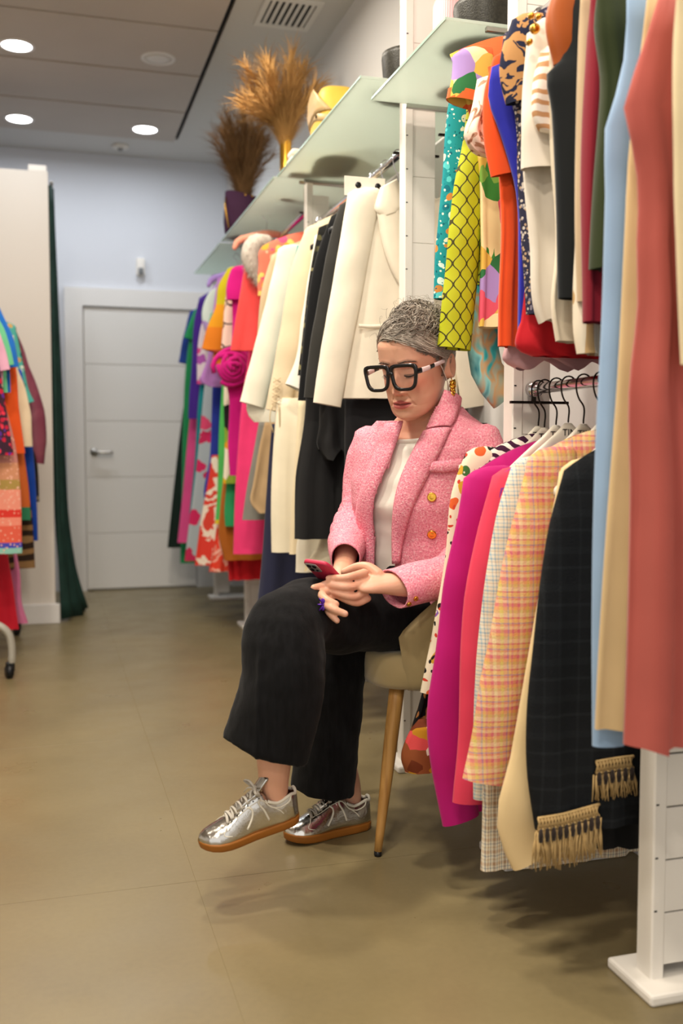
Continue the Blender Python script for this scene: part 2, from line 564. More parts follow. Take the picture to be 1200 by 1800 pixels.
# ---------------------------------------------------------------- display uprights, shelves, rails
XF = 1.05      # aisle face of the uprights
UP = [1.55, 2.15, 2.9, 4.1, 5.5, 6.6]
uplab = ['white slotted display upright at the right edge, nearest of the row', 'white display upright behind the hanging jackets, bearing the lower rail',
         'white display upright just behind the seated woman and her chair', 'white display upright behind the ivory and black clothes', 'white display upright in front of the hot pink dress and navy trousers',
         'white display upright at the far end of the row, by the door']
for Y, lab in zip(UP, uplab):
    t = empty('display_upright', (XF, Y, 0), 0, lab, 'display upright', 'white uprights of the wall rack')
    ht = 2.62 if Y < 3.5 else 2.115
    box('post', (0, 0, .0), (.028, .05, ht), WHITE, t, bev=.003)
    # stacked side boards with shadow joints
    sp, gap = (.1, .0028) if Y < 2 else (.1985, .0008)
    for k in range(int((ht - .05) / sp)):
        z0 = .045 + k * sp
        box('board', (.028, .004, z0), (.10, .046, z0 + sp - gap), WHITE, t, bev=.0012)
    box('core', (.03, .008, .045), (.098, .042, ht - .05), DARKMETAL if Y < 2 else WHITE, t, bev=0)  # dark on the nearest upright only, to blacken its joint shadows
    box('foot_plate', (-.032, -.05, 0), (.30, .1, .022), WHITE, t, bev=.006, seg=2)
    hk = MB()
    for k in range(int((ht - .2) * 10)):
        z0 = .15 + k * .1
        hk.box((.004, -.0006, z0), (.010, .001, z0 + .003))
    hk.obj('slot', BLACKP, t, False)

g = G('frosted_glass', .35, 0, .5)
tr = g.node('ShaderNodeBsdfTranslucent'); tr.inputs[0].default_value = hexc('#e2e9e2')
di = g.node('ShaderNodeBsdfGlass'); di.inputs['Roughness'].default_value = .55; di.inputs['Color'].default_value = hexc('#e4efe8'); di.inputs['IOR'].default_value = 1.2
gl = g.node('ShaderNodeBsdfGlossy'); gl.inputs['Roughness'].default_value = .25
df = g.node('ShaderNodeBsdfDiffuse'); df.inputs[0].default_value = hexc('#ccd6ce')
m1 = g.node('ShaderNodeMixShader'); m1.inputs[0].default_value = .35
m2 = g.node('ShaderNodeMixShader'); m2.inputs[0].default_value = .10
m3 = g.node('ShaderNodeMixShader'); m3.inputs[0].default_value = .12
g.nt.links.new(tr.outputs[0], m1.inputs[1]); g.nt.links.new(df.outputs[0], m1.inputs[2])
g.nt.links.new(m1.outputs[0], m2.inputs[1]); g.nt.links.new(gl.outputs[0], m2.inputs[2])
g.nt.links.new(m2.outputs[0], m3.inputs[1]); g.nt.links.new(di.outputs[0], m3.inputs[2])
g.nt.links.new(m3.outputs[0], g.nt.nodes['Material Output'].inputs[0])
FROST = g.m
g = G('glass_edge', .15); FEDGE = g.out('#a9c3b6')
shl = [(2.27, 2.84, 2.03, 'frosted glass shelf above the printed blouses, nearest of the row', .925), (2.93, 4.07, 2.125, 'frosted glass shelf carrying the yellow handbag over the ivory blazer', .92),
       (4.14, 5.46, 2.14, 'frosted glass shelf under the gold vase of pampas', .92), (5.53, 6.5, 2.14, 'frosted glass shelf at the far end above the colourful dresses', .92)]
for y0, y1, z, lab, xf in shl:
    t = empty('glass_shelf', (xf, y0, z), 0, lab, 'shelf', 'frosted glass shelves')
    o = box('pane', (0, 0, -.008), (1.372 - xf, y1 - y0, 0), FROST, t, bev=.001)
    box('front_edge', (-.0025, 0, -.008), (0, y1 - y0, 0), FEDGE, t, bev=.0005)
    for yy in (.0, y1 - y0 - .012):
        box('bracket', (XF - xf - .02, yy, -.022), (1.36 - xf, yy + .012, -.0085), STEEL, t, bev=.002)
rl = [(2.22, 2.88, 1.985, 'upper chrome rail over the printed blouses'), (1.62, 2.14, 1.995, 'upper chrome rail over the orange and black clothes'), (.95, 1.54, 1.995, 'chrome rail nearest the camera over the long dresses'), (2.96, 4.08, 1.95, 'chrome rail carrying the ivory and black blazers'), (4.17, 5.48, 2.04, 'chrome rail in the middle bay above the hot pink dress'),
      (5.57, 7.0, 1.98, 'chrome rail at the far end with the bright dresses'), (1.56 + .06, 2.145, 1.143, 'low chrome rail with white wooden hangers')]
RX = 1.10
for y0, y1, z, lab in rl:
    t = empty('clothes_rail', (RX + (.11 if y0 == 2.22 else 0), y0, z), 0, lab, 'clothes rail', 'chrome clothes rails')
    tube('bar', [(0, 0, 0), (0, y1 - y0, 0)], .0125, CHROME, t, m=16)
    for yy in (.012, y1 - y0 - .008):
        MB().box((-.06, yy - .002, -.034), (.09, yy + .008, -.028)).tube([(0, yy + .003, -.03), (0, yy + .003, -.012)], .006).obj('bracket', DARKMETAL, t, False)
        lathe('collar', [(.0125, -.012), (.019, -.01), (.019, .01), (.0125, .012)], CHROME, t, 16, loc=(0, yy, 0)).rotation_euler = (math.pi / 2, 0, 0)
# lower rails hidden behind the long clothes
for y0, y1, z, lab in [(2.99, 3.9, 1.10, 'low chrome rail behind the black dresses and ivory trousers')]:
    t = empty('clothes_rail', (RX + .02, y0, z), 0, lab, 'clothes rail', 'chrome clothes rails')
    tube('bar', [(0, 0, 0), (0, y1 - y0, 0)], .0125, CHROME, t, m=16)
    for yy in (.0, y1 - y0):
        box('bracket', (-.004, yy - .004, -.02), (.25, yy + .004, -.012), DARKMETAL, t, bev=.001)
# ---------------------------------------------------------------- clothes
def sgn(a, p): return np.sign(a) * np.abs(a) ** p
LOG = []
def garment(name, label, cat, Y, body, mat, group='clothes on the wall rack', sleeve=None, sr=(.055, .045), smat=None, Xc=RX, side='L', thick=.024,
            fold=.006, nf=4, slope=.22, xr=None, sy=.42, hem=0, both=False, rows=26, seg=44, cuff=None, yo=None):
    rnd = random.Random(name + label)
    P = sorted([atY(x, y, Y) for x, y in body], key=lambda p: -p[2])
    zs = np.array([p[2] for p in P]); xs = np.array([p[0] for p in P])
    zt, zh = zs[0], zs[-1]
    LOG.append((label, round(Y, 2), [round(float(v), 2) for v in xs], round(float(zt), 2), round(float(zh), 2)))
    V = np.linspace(0, 1, rows) ** .9
    q = crom(np.stack([xs, zs * 0, zs], 1), 120)
    def xe(z): return float(np.interp(-z, -q[:, 2], q[:, 0]))
    th = np.linspace(0, 2 * np.pi, seg, endpoint=False)
    ph, ph2 = rnd.uniform(0, 6), rnd.uniform(0, 6)
    rings = []
    for v in V:
        zr = zt + (zh - zt) * v
        e = xe(zr)
        o = 2 * Xc - e if xr is None else xr
        if side == 'L': o = min(o, 1.345)
        c, a = (e + o) / 2, abs(o - e) / 2
        xn = sgn(np.cos(th), .85)
        b = thick * (.2 + .8 * min(1, v * 7))
        f = fold * min(1, v * 1.6 + .08)
        yy = b * sgn(np.sin(th), .7) + f * np.sin(2 * np.pi * nf * xn * .5 + ph + .7 * math.sin(3 * v + ph2)) + .4 * f * np.sin(2 * np.pi * nf * xn * 1.07 + ph2) + .45 * f * np.sin(2 * np.pi * nf * xn * 1.9 + ph * 2 + 2 * v) * np.sin(3.1 * v + ph2)
        lift = slope * a * (1 - v) ** 5 * (1 - np.abs(xn) ** 1.6)
        hd = hem * max(0, v - .8) / .2 * np.sin(2 * np.pi * nf * xn * .5 + ph) if hem else 0
        rings.append(np.stack([c + a * xn + f * .5 * np.sin(5 * v + ph), Y + yy, zr + lift + hd], 1))
    org = np.array([Xc, Y, zt + .03])
    t = empty(name, org, 0, label, cat, group)
    R = np.array(rings) - org
    bd = loft('body', R, mat, t, cap0=True, cap1=False)
    sd = -1 if side == 'L' else 1
    if sleeve:
        S = np.array([atY(x, y, Y) for x, y in sleeve])
        n = len(S)
        rr = np.linspace(sr[0], sr[1], n)
        C = S.copy(); C[:, 0] -= sd * rr
        C[:, 1] += (-(thick * .55 + rr * sy * .4)) if yo is None else yo
        for k in ((1, -1) if both else (1,)):
            D = C.copy()
            if k < 0: D[:, 0] = 2 * Xc - D[:, 0]
            n2 = 20
            rg = tube_rings(D, np.stack([rr, rr * sy], 1), 18, up=(0, 1, 0), n=n2, roundcap=False)
            rgl = rg - org
            w = vnoise(rg.reshape(-1, 3), 22, rnd.uniform(0, 9)).reshape(rg.shape[0], -1) * min(.004, fold)
            rgl[:, :, 1] += w
            rgl[:, :, 0] += w * .6
            s0 = rgl[0].mean(0)
            r_ = rr[0]
            rgl = np.concatenate([(s0 + (rgl[0] - s0) * q_ + np.array([-sd * r_ * a_, 0, r_ * b_]))[None] for q_, a_, b_ in ((.12, .75, .62), (.5, .5, .52), (.8, .22, .32))] + [rgl])
            loft('sleeve', rgl, smat or mat, t, cap0=True, cap1=False)
            if cuff:
                cr = tube_rings(D[-2:], np.stack([rr[-2:], rr[-2:] * sy], 1) * 1.06, 18, up=(0, 1, 0), n=4, roundcap=False)
                L = cr.copy(); L[0] = cr[-1] + (cr[0] - cr[-1]) * cuff[1]; L[1] = L[0] + (cr[-1] - L[0]) * .4; L[2] = L[0] + (cr[-1] - L[0]) * .8
                loft('cuff', L - org, cuff[0], t, cap0=False, cap1=False)
    return t

def hook_path(z0, rise=.075, r=.024, y=0):
    a = np.linspace(-.35 * math.pi, 1.02 * math.pi, 12)[::-1]
    pts = [(0, y, z0), (0, y, z0 + rise - r * 1.7)]
    arc = [(r * math.cos(q) * 1.0, y, z0 + rise + r * math.sin(q)) for q in np.linspace(1.35 * math.pi, -.05 * math.pi, 12)]
    return [(0, y, z0), (0, y, z0 + rise - r * 2)] + [(0.35 * p[0] if i == 0 else p[0], y, p[2]) for i, p in enumerate(arc)]
def hanger(label, Y, zr, mat, hookmat, half=.2, group='hangers on the rails', text=None, X=RX, dz=0, thick=.011, drop=.055):
    """hanger hung over a rail whose centre is at height zr; arms span the X direction"""
    zb = zr - .115 + dz          # top of the wooden body
    t = empty('clothes_hanger', (X, Y, zb), 0, label, 'hanger', group)
    n = 22
    R = []
    for i in range(n):
        s = -1 + 2 * i / (n - 1)
        zc = -.012 - drop * abs(s) ** 1.15 + .004 * math.exp(-(s / .12) ** 2)
        hw = .016 - .006 * abs(s) + (.012 if text else .006) * math.exp(-(s / .17) ** 4)
        R.append([(s * half, thick * .5 * math.cos(a), zc - hw * .6 + hw * math.sin(a)) for a in np.linspace(0, 2 * np.pi, 10, endpoint=False)])
    loft('arms', R, mat, t)
    k = zr - zb
    a = np.linspace(1.22 * math.pi, -.02 * math.pi, 12)
    pts = [(0, 0, 0), (0.0, 0, k * .42), (-.012, 0, k * .62)] + [(.018 * math.cos(q), 0, k + .0005 + .0185 * math.sin(q)) for q in a[2:]]
    tube('hook', pts, .0019, hookmat, t, m=6, n=26)
    if text:
        cu = bpy.data.curves.new('lettering', 'FONT')
        cu.body = text
        cu.size = .021
        cu.extrude = .0003
        cu.align_x = 'CENTER'
        cu.align_y = 'CENTER'
        tmpo = bpy.data.objects.new('tmp', cu)
        COL.objects.link(tmpo)
        lm_ = bpy.data.meshes.new_from_object(tmpo.evaluated_get(bpy.context.evaluated_depsgraph_get()))
        bpy.data.objects.remove(tmpo); bpy.data.curves.remove(cu)
        lm_.name = 'lettering'
        lt = link('lettering', lm_, BLACKP, t, False)
        lt.rotation_euler = (math.pi / 2, 0, 0)
        lt.location = (0, -thick * .5 - .0006, -.024)
    return t

C = cloth
UPG, LOG_, = 'clothes on the upper near rail', 0
LOWG = 'jackets on the low near rail'
# ---- prints
paisley = p_blobs('print_turquoise_paisley', '#1f8f96', ['#e6e2c8', '#0f6f80', '#c8823e', '#58c4c6', '#d9ece6'], 42, .40, .03, second=['#e4ead9', '#17808c', '#0b6070'])
tiedye = p_swirl('print_turquoise_tan_tiedye', [(.3, '#0e7f90'), (.42, '#3fb4b8'), (.5, '#c9a272'), (.57, '#8bd0cf'), (.68, '#137a8a')], 7, .12, 9, (1.6, 1, .8))
ogee = p_ogee('print_lime_ogee', '#b3b81a', '#3d3a12')
patch = p_patches('print_patchwork_floral', ['#d8b452', '#3f8a3a', '#ecdca8', '#e0683a', '#a58ac4', '#e4c462', '#7fae4a', '#d8566a', '#d8b452', '#e9d8a0', '#2f7040'], 17, .05)
beigeb = p_animal('print_beige_brown_rings', '#e8d6c4', '#8a5f4a', 24, .55, .03, mid='#b98e74')
navyleo = p_animal('print_navy_tan_leopard', '#b98a58', '#20243c', 26, .5, .05, (1, 1, 1.6))
navydot = p_blobs('print_navy_white_specks', '#2a2a40', ['#c4bab0', '#b09478', '#7d7784'], 120, .40, .02)
tanzeb = p_zebra('print_white_tan_zebra', '#efe6da', '#c4956a', 13, 5, 'Z', .62)
whiteb = C('#ded5c6')
floral_leo = p_blobs('print_cream_flowers', '#e6d8bd', ['#1c1a1c', '#d65f2e', '#7d59a8', '#2f8f86', '#c99a2e', '#3d6a34'], 30, .38, .05, (1, 1, .8), second=['#1c1a1c', '#e6d8bd', '#c9402e', '#e6d8bd'])
leop_black = p_animal('print_black_cream_leopard', '#dfc9a8', '#141214', 17, .53, .04, (1, 1, .7), mid='#a06a3a')
zebp = p_zebra('print_plum_white_zebra', '#e4dacd', '#3a1430', 17, 5, 'DIAGONAL', .48)
brownfl = p_patches('print_brown_orange_flowers', ['#6b3018', '#c9661e', '#e9d8c4', '#8a4a28', '#d04a4a', '#b8801e'], 30, .03)
plaid_m = p_plaid('tweed_multicolour_plaid', '#e0b080', [(0, '#e09a5c'), (.14, '#d05a74'), (.24, '#e8c79a'), (.36, '#e08a78'), (.50, '#d8bc5c'), (.62, '#e08f86'), (.76, '#8a78b0'), (.82, '#e6b06a'), (.92, '#d25f7c')],
                  [(0, '#e6ac60'), (.12, '#d2587a'), (.26, '#efd3a8'), (.38, '#dc8f70'), (.46, '#7f86b4'), (.51, '#e8c878'), (.66, '#c9566e'), (.72, '#e9ddb0'), (.88, '#c9c070')], .052, .9, .35)
check_b = p_plaid('woven_pale_blue_check', '#d9d3c4', [(0, '#dcd4c2'), (.2, '#8fb2c6'), (.3, '#e2dccb'), (.5, '#6f93ac'), (.58, '#d9ccb2'), (.75, '#a9bcc4'), (.85, '#e2d6bc')],
                  [(0, '#dfd8c6'), (.25, '#8fb0c4'), (.35, '#e4dccb'), (.6, '#c2a27c'), (.68, '#dcd4c2'), (.85, '#7f9fb6')], .022, .85)
check_t = p_plaid('woven_beige_basket_check', '#d6c8aa', [(0, '#e0d6c0'), (.12, '#4f5f7a'), (.2, '#e0d2b4'), (.34, '#8a5a4a'), (.42, '#dccfb2'), (.56, '#4f6a78'), (.64, '#e0d6c0'), (.8, '#8c6a52')],
                  [(0, '#e0d6c0'), (.2, '#d0b890'), (.3, '#e6dcc6'), (.5, '#7f8a90'), (.56, '#e0d6c0'), (.75, '#c9a884')], .026, .85)
black_check = p_plaid('woven_black_tonal_check', '#1a1c1e', [(0, '#17191c'), (.3, '#24272a'), (.36, '#17191c'), (.7, '#202326'), (.8, '#141618')], [(0, '#17191c'), (.4, '#26292c'), (.48, '#15171a'), (.8, '#1f2225')], .07, .9, .25)
TERRA, TAN, SKY, OLIVE, RED = C('#a9534a'), C('#c9ad80'), C('#8ea9c8'), C('#2b3416'), C('#7c1626')
MAG, CORAL, CREAM, CREAM2, IVORY = C('#bb0f72', .7), C('#e2405c', .7), C('#e3c795'), C('#ecdcc0'), C('#f0e6d2', .8)
BLACK, CHARC, NAVY, INK = C('#17171a'), C('#302f2c'), C('#2a2c44'), C('#0f1012')

# ---- upper near rail (between the uprights nearest to the camera), far to near
garment('blouse', 'turquoise paisley long-sleeved blouse, farthest on the upper near rail', 'blouse', 2.36, [(798, 125), (800, 240), (796, 380), (790, 520), (792, 560)], paisley, UPG,
        sleeve=[(795, 122), (779, 210), (771, 320), (758, 470), (756, 528)], sr=(.05, .047), fold=.008)
garment('blouse', 'turquoise and tan tie-dye blouse with a gathered cuff, showing below the lime sleeve', 'blouse', 2.315, [(838, 110), (845, 300), (850, 500), (858, 600)], tiedye, UPG,
        sleeve=[(830, 120), (832, 330), (828, 500), (815, 600), (822, 655), (852, 696)], sr=(.032, .046), sy=.6, fold=.012)
garment('blouse', 'lime green blouse printed with a dark ogee lattice', 'blouse', 2.275, [(815, 150), (832, 300), (836, 420), (838, 500)], ogee, UPG,
        sleeve=[(818, 165), (806, 262), (792, 330), (776, 480), (762, 614)], sr=(.04, .043), fold=.007, sy=.6)
patcht = garment('blouse', 'patchwork floral blouse with bright orange sleeve cuffs', 'blouse', 2.23, [(790, 96), (822, 190), (836, 260), (840, 400), (838, 575)], patch, UPG,
        sleeve=[(789, 104), (786, 150), (779, 186)], sr=(.05, .055), sy=.5, cuff=(C('#e4602c'), .5), slope=.35, fold=.008)
garment('top', 'beige top with brown ring print, peeping between the orange cuff and the orange dress', 'top', 2.10, [(838, 140), (830, 200), (822, 240), (834, 262), (872, 275)], beigeb, UPG, fold=.008, slope=.3, xr=1.04)
garment('dress', 'orange crepe dress with a ruffled sleeve on the upper near rail', 'dress', 2.0, [(857, 118), (866, 180), (872, 260), (873, 400), (872, 520), (875, 609)], C('#e8501e'), UPG,
        sleeve=[(858, 118), (843, 176), (842, 240), (855, 308)], sr=(.045, .042), slope=.3, fold=.011)
garment('dress', 'royal blue dress close behind the navy leopard blouse', 'dress', 1.945, [(864, 118), (858, 168), (878, 230), (904, 330), (908, 450), (910, 604)], C('#2c2fa8'), UPG, slope=.3, fold=.006)
garment('blouse', 'navy and tan leopard blouse with a gathered shoulder', 'blouse', 1.90, [(885, 60), (880, 120), (905, 190), (914, 320), (920, 450), (925, 552)], navydot, UPG,
        sleeve=[(888, 58), (869, 128), (880, 180)], sr=(.055, .05), smat=navyleo, slope=.5, fold=.006)
wbl = garment('blouse', 'ivory flowing blouse with gold shoulder buttons and a loose draped sleeve', 'blouse', 1.82, [(925, 60), (918, 200), (922, 300), (930, 420), (940, 560), (944, 570)], whiteb, UPG,
        sleeve=[(928, 55), (912, 150), (908, 225), (906, 300)], sr=(.042, .055), slope=.5, fold=.012, nf=3, hem=.012)
for k, (px, py, r) in enumerate([(940, 50, .010), (933, 28, .006), (930, 74, .006), (946, 30, .005)]):
    b = lathe('gold_button', [(.001, .008), (r * .7, .007), (r, .002), (r, -.004)], GOLD, wbl, 16, loc=tuple(atY(px, py, 1.765) - np.array(wbl.location)))
    b.rotation_euler = (math.pi / 2, 0, 0)
garment('blouse', 'white blouse with tan zebra stripes beside the black top', 'blouse', 1.77, [(950, 90), (934, 160), (930, 205), (945, 235), (972, 240), (976, 250)], tanzeb, UPG, slope=.5)
garment('blouse', 'cream silky blouse with its hem below the black top', 'blouse', 1.75, [(966, 60), (966, 300), (972, 440), (968, 545), (978, 600)], C('#d8ccb4', .6), UPG, slope=.3, fold=.01)
garment('shirt', 'rust orange satin shirt with its short sleeve over the black top', 'shirt', 1.722, [(970, 12), (974, 100), (978, 250), (984, 380)], C('#a4521e', .5), UPG,
        sleeve=[(968, 4), (951, 34), (962, 112)], sr=(.04, .045), slope=.3)
garment('top', 'long black sleeveless top in the middle of the upper near rail', 'top', 1.69, [(1000, -20), (992, 60), (985, 104), (964, 122), (970, 192), (980, 360), (983, 524)], C('#161a1c'), UPG, slope=.3, fold=.004)
garment('top', 'beige knit top squeezed between the black top and the dark red dress', 'top', 1.645, [(1020, -20), (1016, 120), (1014, 260), (1012, 430), (1014, 530)], C('#bda686'), UPG, slope=.3, fold=.004)
garment('blouse', 'cream and gold striped chiffon blouse hanging lowest behind the dark red dress', 'blouse', 1.665, [(1020, 100), (1012, 400), (1004, 530), (1006, 590), (1012, 622)], p_zebra('print_cream_gold_stripe', '#e6dac4', '#c2a070', 10, 2, 'X', .55), UPG, slope=.3, fold=.01)
garment('dress', 'dark red dress behind the olive top on the upper near rail', 'dress', 1.60, [(1040, -30), (1032, 120), (1022, 360), (1021, 566)], RED, UPG, slope=.2, fold=.005, xr=1.04)
garment('top', 'dark olive green sleeveless top', 'top', 1.555, [(1052, -30), (1046, 36), (1058, 140), (1056, 220), (1050, 330), (1042, 472)], OLIVE, UPG, slope=.2, fold=.006, xr=1.04)
NEARG = 'clothes at the right edge nearest the camera'
garment('dress', 'long pale blue sleeveless dress beside the tan one', 'dress', 1.48, [(1100, -40), (1098, 60), (1086, 150), (1066, 200), (1062, 340), (1058, 560), (1048, 850), (1041, 1120), (1038, 1310)], SKY, NEARG, slope=.1, fold=.010, thick=.02, nf=3)
garment('dress', 'long tan sleeveless dress between the pale blue and the terracotta ones', 'dress', 1.43, [(1140, -30), (1120, 150), (1108, 250), (1098, 420), (1086, 650), (1070, 900), (1058, 1160), (1054, 1284)], TAN, NEARG, slope=.1, fold=.010, thick=.02, nf=3)
garment('dress', 'long terracotta dress hanging at the right edge', 'dress', 1.36, [(1158, -10), (1124, 100), (1097, 192), (1112, 250), (1125, 320), (1128, 440), (1134, 520), (1126, 680), (1130, 840), (1124, 1000), (1112, 1190), (1103, 1318)], TERRA, NEARG, slope=.1, fold=.022, thick=.02, nf=6)
garment('dress', 'cream dress at the right edge in front of the terracotta one', 'dress', 1.28, [(1190, -40), (1184, 100), (1190, 300), (1196, 420), (1200, 640)], C('#d3c29c'), NEARG, slope=.1, fold=.006)
# hems that show under the upper near rail
rh = garment('skirt', 'red skirt whose hem and thin ribbons hang below the upper near rail', 'skirt', 1.93, [(925, 420), (918, 560), (912, 612), (940, 626)], C('#c01a26'), UPG, slope=.02, fold=.006, xr=1.2)
rb = MB()
for dx in (0, .018):
    p0 = np.array([1.155 + dx, -.06, .06]) + np.array([0, 1.93, 1.245]) - np.array(rh.location)
    rb.tube([p0, p0 + (.012 * (1 if dx else -1), 0, -.1), p0 + (-.006, 0, -.22)], np.array([[.004, .001]] * 3), 6, 10)
rb.obj('ribbon', C('#b81e30'), rh)
garment('dress', 'pale mauve dress lining with a crimson edge, lowest under the upper near rail', 'dress', 2.04, [(905, 480), (890, 600), (882, 628), (905, 640)], C('#caa0a4'), UPG, slope=.02, fold=.004, xr=1.24, hem=.014, nf=2)

# ---- low near rail: jackets on white hangers
fl = garment('blouse', 'cream blouse with black leopard and flower print, farthest on the low rail', 'blouse', 2.13, [(806, 818), (800, 900), (796, 1000), (790, 1100), (770, 1200), (760, 1290), (752, 1345)], floral_leo, LOWG,
        sleeve=[(808, 812), (789, 862), (776, 980), (752, 1120), (732, 1220)], sr=(.05, .045), smat=floral_leo, fold=.006, slope=.35, xr=1.04)
garment('dress', 'leopard print dress with a brown flowered border, behind the cream blouse', 'dress', 2.16, [(830, 850), (790, 1000), (758, 1120), (732, 1230), (712, 1300), (708, 1356)], p_bands('print_leopard_border', [(0, '#dfc9a8'), (1, '#6b3018')], 0, -.6) if False else leop_black, LOWG,
        slope=.2, fold=.01, thick=.015, xr=1.03)
garment('skirt', 'brown flowered scarf skirt with white bands, lowest beside the chair leg', 'skirt', 2.135, [(735, 1265), (722, 1285), (713, 1310), (708, 1340), (712, 1358)], brownfl, LOWG, slope=.02, fold=.006, xr=1.1)
garment('blouse', 'plum and white zebra striped blouse with a green collar', 'blouse', 2.10, [(846, 800), (830, 835), (815, 900), (805, 960)], zebp, LOWG, slope=.35, fold=.006)
garment('blazer', 'magenta blazer on a white wooden hanger', 'blazer', 2.055, [(822, 838), (812, 940), (800, 1060), (790, 1180), (786, 1300), (791, 1428)], MAG, LOWG,
        sleeve=[(806, 848), (798, 905), (774, 1016), (759, 1142), (743, 1266), (752, 1345), (771, 1438)], sr=(.06, .045), slope=.42, thick=.026, fold=.004)
garment('blazer', 'coral pink blazer right beside the magenta one', 'blazer', 1.985, [(865, 850), (850, 960), (842, 1100), (838, 1250), (830, 1396)], CORAL, LOWG,
        sleeve=[(855, 850), (830, 942), (811, 1033), (800, 1200), (799, 1277), (788, 1408)], sr=(.058, .046), slope=.42, fold=.004)
garment('blouse', 'purple satin blouse showing as a sliver by the coral pink blazer', 'blouse', 1.955, [(878, 835), (868, 880), (862, 930), (870, 1000)], C('#8a2f8e', .5), LOWG, slope=.4, fold=.003)
garment('blazer', 'pale blue checked blazer between the coral and the multicolour plaid ones', 'blazer', 1.915, [(895, 832), (880, 960), (868, 1100), (860, 1250), (852, 1390)], check_b, LOWG,
        sleeve=[(889, 832), (866, 903), (853, 968), (840, 1055), (829, 1163), (824, 1290), (824, 1400)], sr=(.055, .046), slope=.42, fold=.004)
garment('trousers', 'beige basket-check trousers hanging lowest under the plaid blazer', 'trousers', 1.885, [(872, 1120), (856, 1280), (846, 1400), (840, 1528)], check_t, LOWG, slope=.02, fold=.006, xr=1.25)
garment('blazer', 'multicolour orange, pink and yellow plaid tweed blazer', 'blazer', 1.835, [(925, 815), (905, 930), (890, 1080), (880, 1200), (878, 1300), (876, 1370)], plaid_m, LOWG,
        sleeve=[(918, 815), (898, 900), (880, 968), (863, 1055), (848, 1142), (836, 1193), (822, 1287), (804, 1372)], sr=(.055, .05), slope=.42, fold=.004)
garment('jacket', 'plain cream jacket with a sleeve reaching lower than the plaid one', 'jacket', 1.745, [(982, 830), (968, 930), (950, 1060), (935, 1200), (920, 1400), (918, 1500)], CREAM, LOWG,
        sleeve=[(976, 832), (957, 925), (940, 1033), (914, 1185), (888, 1333), (866, 1450), (890, 1506)], sr=(.05, .043), slope=.4, fold=.004)
ch = garment('jacket', 'black checked jacket with tasselled beige fringe at its hem', 'jacket', 1.68, [(990, 828), (966, 925), (952, 1012), (937, 1142), (926, 1240), (925, 1357), (940, 1460)], black_check, LOWG, slope=.42, fold=.006, thick=.03, hem=.0)
FRG = M('fringe_jute', '#b89a68', .9, var=.2, vs=60)
rnd = random.Random(5)
def fringe(parent, pts, length, n, name='fringe'):
    """tasselled braid along pts (world), strands hang down"""
    org = np.array(parent.location)
    Pp = crom(np.array(pts), n)
    mb = MB()
    for p in Pp:
        for q in range(3):
            x = p + np.array([rnd.uniform(-.004, .004), rnd.uniform(-.006, .006), 0])
            L = length * rnd.uniform(.8, 1.05)
            e = x + np.array([rnd.uniform(-.012, .012), rnd.uniform(-.008, .004), -L])
            m_ = (x + e) / 2 + np.array([rnd.uniform(-.004, .004), 0, 0])
            mb.tube([x - org, m_ - org, e - org], [.0016, .0019, .0008], 4)
    s = mb.obj(name, FRG, parent); s['kind'] = 'stuff'
    bd = MB()
    Q = crom(np.array(pts), 24)
    for dz, r in ((.004, .003), (.026, .003)):
        bd.tube(Q - org + np.array([0, -.002, dz]), r, 6)
    for i_ in range(0, len(Pp) - 2, 2):
        bd.tube([Pp[i_] - org + (0, -.002, .004), Pp[i_ + 2] - org + (.0, -.002, .026)], .0022, 5); bd.tube([Pp[i_ + 2] - org + (0, -.003, .004), Pp[i_] - org + (.0, -.003, .026)], .0022, 5)
    bd.obj('braid', FRG, parent)
    tb = MB()
    for p in Pp[1::4]:
        b0 = p - org + np.array([0, -.008, -.006])
        tb.tube([b0 + (0, 0, .012), b0, b0 + (0, 0, -.012)], [.003, .0048, .003], 7)
    tb.obj('tassel_knot', C('#2c221e'), parent)
fringe(ch, [atY(x, y, 1.645) for x, y in [(944, 1462), (985, 1455), (1025, 1444), (1052, 1436)]], .075, 40)
fringe(ch, [atY(x, y, 1.645) for x, y in [(1046, 1362), (1080, 1356), (1112, 1352)]], .05, 24)
garment('skirt', 'black skirt behind the fringed black jacket, lowest at the right', 'skirt', 1.72, [(1010, 1200), (1030, 1300), (1040, 1400), (1050, 1490)], INK, LOWG, slope=.02, fold=.008, xr=1.33)
HW = M('hanger_white_wood', '#e4dccb', .45)
HK = M('hook_dark_wire', '#2b2622', .35, .9)
hl = ['behind the zebra blouse collar', 'over the magenta blazer', 'between the magenta and coral blazers', 'of the coral pink blazer', 'of the pale blue checked blazer', 'of the multicolour plaid blazer', 'of the cream jacket', 'of the black fringed jacket']
for Y, l, dz in zip([2.115, 2.085, 2.03, 1.975, 1.91, 1.84, 1.755, 1.70], hl, [0, -.004, 0, .004, 0, 0, -.004, 0]):
    hanger('white wooden hanger with dark wire hook ' + l, Y, 1.143, HW, HK, .15, 'white hangers on the low rail', 'TIN', dz=dz + .03, drop=.12)

